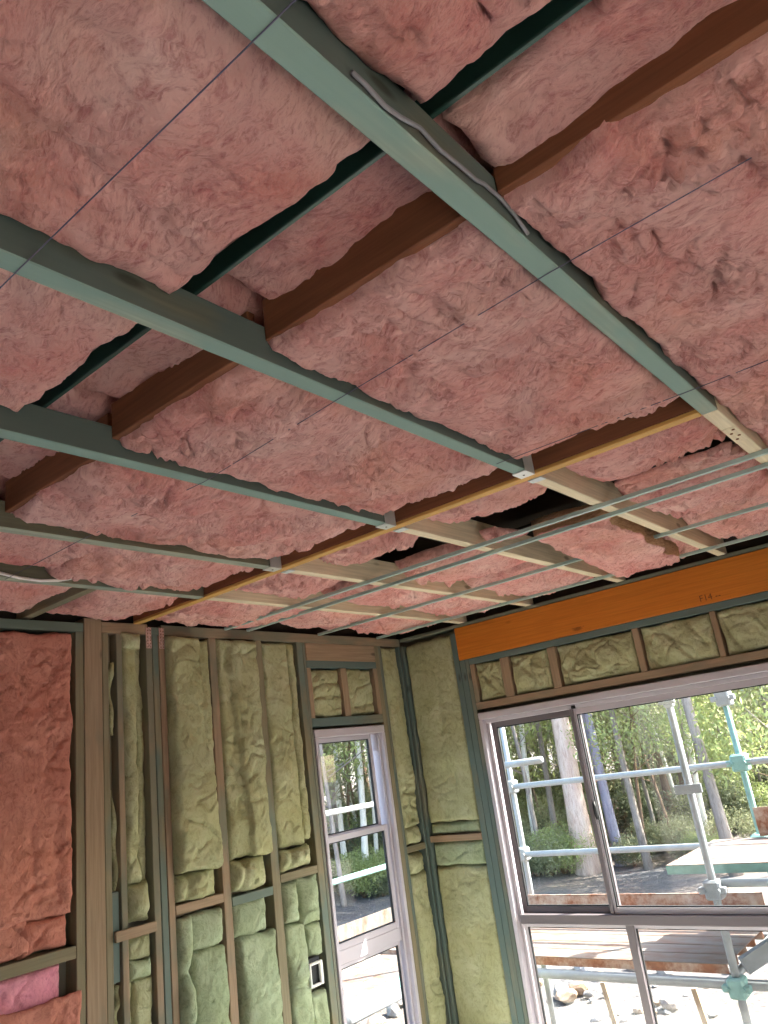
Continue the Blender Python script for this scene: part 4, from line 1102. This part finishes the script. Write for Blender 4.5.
# trees and shrubs
def leaf_cloud(centres, radii, count, size, seed, flat=0.8):
    r = np.random.RandomState(seed)
    c = np.array(centres); ra = np.array(radii)
    k = r.choice(len(c), count, p=ra ** 2 / (ra ** 2).sum())
    d = r.randn(count, 3); d /= np.linalg.norm(d, axis=1)[:, None]
    p = c[k] + d * (ra[k] * r.rand(count) ** 0.45)[:, None] * np.array([1, 1, flat])
    a = r.randn(count, 3); a /= np.linalg.norm(a, axis=1)[:, None]; a[:, 2] -= 0.4
    b = np.cross(a, r.randn(count, 3)); b /= np.linalg.norm(b, axis=1)[:, None]
    s = size * (0.6 + 0.8 * r.rand(count))[:, None]
    q = np.stack([p - a * s, p + b * s * 0.38, p + a * s, p - b * s * 0.38], 1).reshape(-1, 3)
    f = np.arange(count * 4).reshape(-1, 4)
    return q, f
def raw_mesh(name, V, F, mat, smooth=False):
    me = bpy.data.meshes.new(name); me.from_pydata(np.asarray(V).tolist(), [], F if isinstance(F, list) else F.tolist())
    if smooth: me.polygons.foreach_set('use_smooth', [True] * len(me.polygons))
    me.materials.append(MAT[mat]); return me
def make_tree(seed, h, r0, barkm, leafm, crown_low, n_leaf, bend=0.4):
    r = np.random.RandomState(seed)
    P = []; R = []
    ph = r.rand() * 6
    for i in range(9):
        t = i / 8
        P.append((bend * math.sin(t * 2.2 + ph) * t, bend * math.cos(t * 2.7 + ph) * t, -0.3 + t * h)); R.append(r0 * (1.0 - 0.72 * t) * (1.25 if i == 0 else 1))
    mb = MB().tube(P, R, 10)
    cs = []; rs = []
    for k in range(11):
        t = crown_low + (1 - crown_low) * r.rand()
        i = min(7, int(t * 8)); p = np.array(P[i]) + (np.array(P[i + 1]) - np.array(P[i])) * (t * 8 - i)
        a = r.rand() * 6.28; l = (0.10 + 0.13 * r.rand()) * h * (1.15 - 0.5 * t)
        e = p + np.array([math.cos(a) * l, math.sin(a) * l, l * (0.35 + 0.5 * r.rand())])
        m_ = (p + e) / 2 + np.array([0, 0, -0.06 * l])
        rb_ = r0 * (1 - 0.72 * t) * 0.42
        mb.tube([p, m_, e], [rb_, rb_ * 0.7, rb_ * 0.3], 6)
        for q in range(2):
            cs.append(e + r.randn(3) * 0.25 * l); rs.append((0.09 + 0.07 * r.rand()) * h * 0.8)
    V, F = leaf_cloud(cs, rs, n_leaf * 4, 0.055, seed + 3)
    return raw_mesh('trunk', mb.V, mb.F, barkm, True), raw_mesh('crown', V, F, leafm)
TT = [make_tree(1, 12, 0.105, 'bark_grey', 'leaf_olive', 0.36, 1700), make_tree(2, 13, 0.125, 'bark_brown', 'leaf_dark', 0.38, 1700),
      make_tree(3, 8, 0.055, 'bark_grey', 'leaf_green', 0.2, 1500), make_tree(4, 11, 0.075, 'bark_white', 'leaf_olive', 0.36, 1500, 0.9),
      make_tree(5, 7, 0.045, 'bark_brown', 'leaf_olive', 0.16, 1500, 0.7)]
TBIG = [make_tree(11, 15, 0.25, 'bark_pink', 'leaf_olive', 0.5, 1600, 0.3), make_tree(12, 14, 0.12, 'bark_violet', 'leaf_olive', 0.5, 1400, 0.35), make_tree(13, 9, 0.06, 'bark_white', 'leaf_green', 0.5, 900, 1.3)]
def put_tree(name, tm, x, y, label, group, s=1.0, rz=0.0):
    e = empty(name, (x, y, gz(x, y)))
    e.rotation_euler = (0, 0, rz); e.scale = (s, s, s)
    tag(e, label, 'tree', group)
    a = link('trunk', tm[0], e); b = link('crown', tm[1], e); b['kind'] = 'stuff'
    return e
# notable trunks
def at_big(px, py, X): p = PX(px, py, X); return p[0], p[1]
x, y = at_big(580, 830, 17.0); put_tree('gum_tree', TBIG[0], x, y, 'thick pinkish gum trunk behind the left pane of the wide window', 'gum trees')
x, y = at_big(614, 830, 17.8); put_tree('gum_tree', TBIG[1], x, y, 'violet-grey gum trunk just right of the sliding sash stile', 'gum trees', 1.0, 1.0)
x, y = at_big(598, 760, 18.4); put_tree('gum_tree', TBIG[1], x, y, 'violet-grey gum trunk just behind the sliding sash stile', 'gum trees', 0.9, 2.4)
p = PY(358, 815, 19); put_tree('gum_tree', TBIG[2], p[0], p[1], 'thin white leaning gum seen through the narrow window', 'gum trees', 1.0, 0.4)
lab = ['slender grey gum in the forest beyond the scaffold', 'dark brown-barked tree in the forest beyond the scaffold', 'small bright green tree in the forest beyond the scaffold', 'pale-barked gum in the forest beyond the scaffold', 'thin brown sapling in the forest beyond the scaffold']
rng = random.Random(12)
placed = []
cnt = 0
while cnt < 200:
    d_ = rng.uniform(17, 42); az = rng.uniform(math.radians(3), math.radians(62))
    x = d_ * math.cos(az); y = d_ * math.sin(az)
    if any(math.hypot(x - a, y - b) < 0.7 for a, b in placed): continue
    if az < math.radians(12) and d_ < 27: continue
    placed.append((x, y)); k = rng.choice((0, 0, 0, 1, 1, 2, 2, 3, 3, 4, 4, 4)); cnt += 1
    put_tree('forest_tree', TT[k], x, y, lab[k], 'forest trees', rng.uniform(0.8, 1.25), rng.uniform(0, 6.28))
def make_shrub(seed, leafm, n_leaf, w, h):
    r = np.random.RandomState(seed); mb = MB(); cs = []; rs = []
    for k in range(7):
        a = r.rand() * 6.28; l = w * (0.3 + 0.6 * r.rand()); e = np.array([math.cos(a) * l, math.sin(a) * l, h * (0.5 + 0.4 * r.rand())])
        mb.tube([(0, 0, -0.1), e * np.array([0.4, 0.4, 0.5]), e], [0.025, 0.018, 0.008], 5)
        cs.append(e); rs.append(0.35 * h * (0.7 + 0.5 * r.rand())); cs.append(e * 0.6); rs.append(0.35 * h)
    V, F = leaf_cloud(cs, rs, n_leaf * 3, 0.042, seed)
    V[:, 2] = np.maximum(V[:, 2], 0.02)
    return raw_mesh('stems', mb.V, mb.F, 'bark_brown', True), raw_mesh('foliage', V, F, leafm)
SS = [make_shrub(21, 'leaf_green', 2200, 1.0, 1.7), make_shrub(22, 'leaf_olive', 2400, 1.3, 2.2), make_shrub(23, 'leaf_dark', 2000, 0.9, 1.4)]
sl = ['bright green shrub at the edge of the forest', 'olive shrub among the forest trunks', 'dark low shrub among the forest trunks']
for i in range(150):
    d_ = 19.0 + 21.0 * rng.random() ** 1.6; az = rng.uniform(math.radians(3), math.radians(60)); k = rng.randrange(3)
    x = d_ * math.cos(az); y = d_ * math.sin(az)
    e = empty('forest_shrub', (x, y, gz(x, y))); s_ = rng.uniform(0.7, 1.4) * (0.55 if d_ < 22.5 else 1.0); e.scale = (s_, s_, s_ * 0.8); e.rotation_euler = (0, 0, rng.uniform(0, 6.28))
    tag(e, sl[k], 'shrub', 'forest shrubs')
    link('stems', SS[k][0], e); b = link('foliage', SS[k][1], e); b['kind'] = 'stuff'
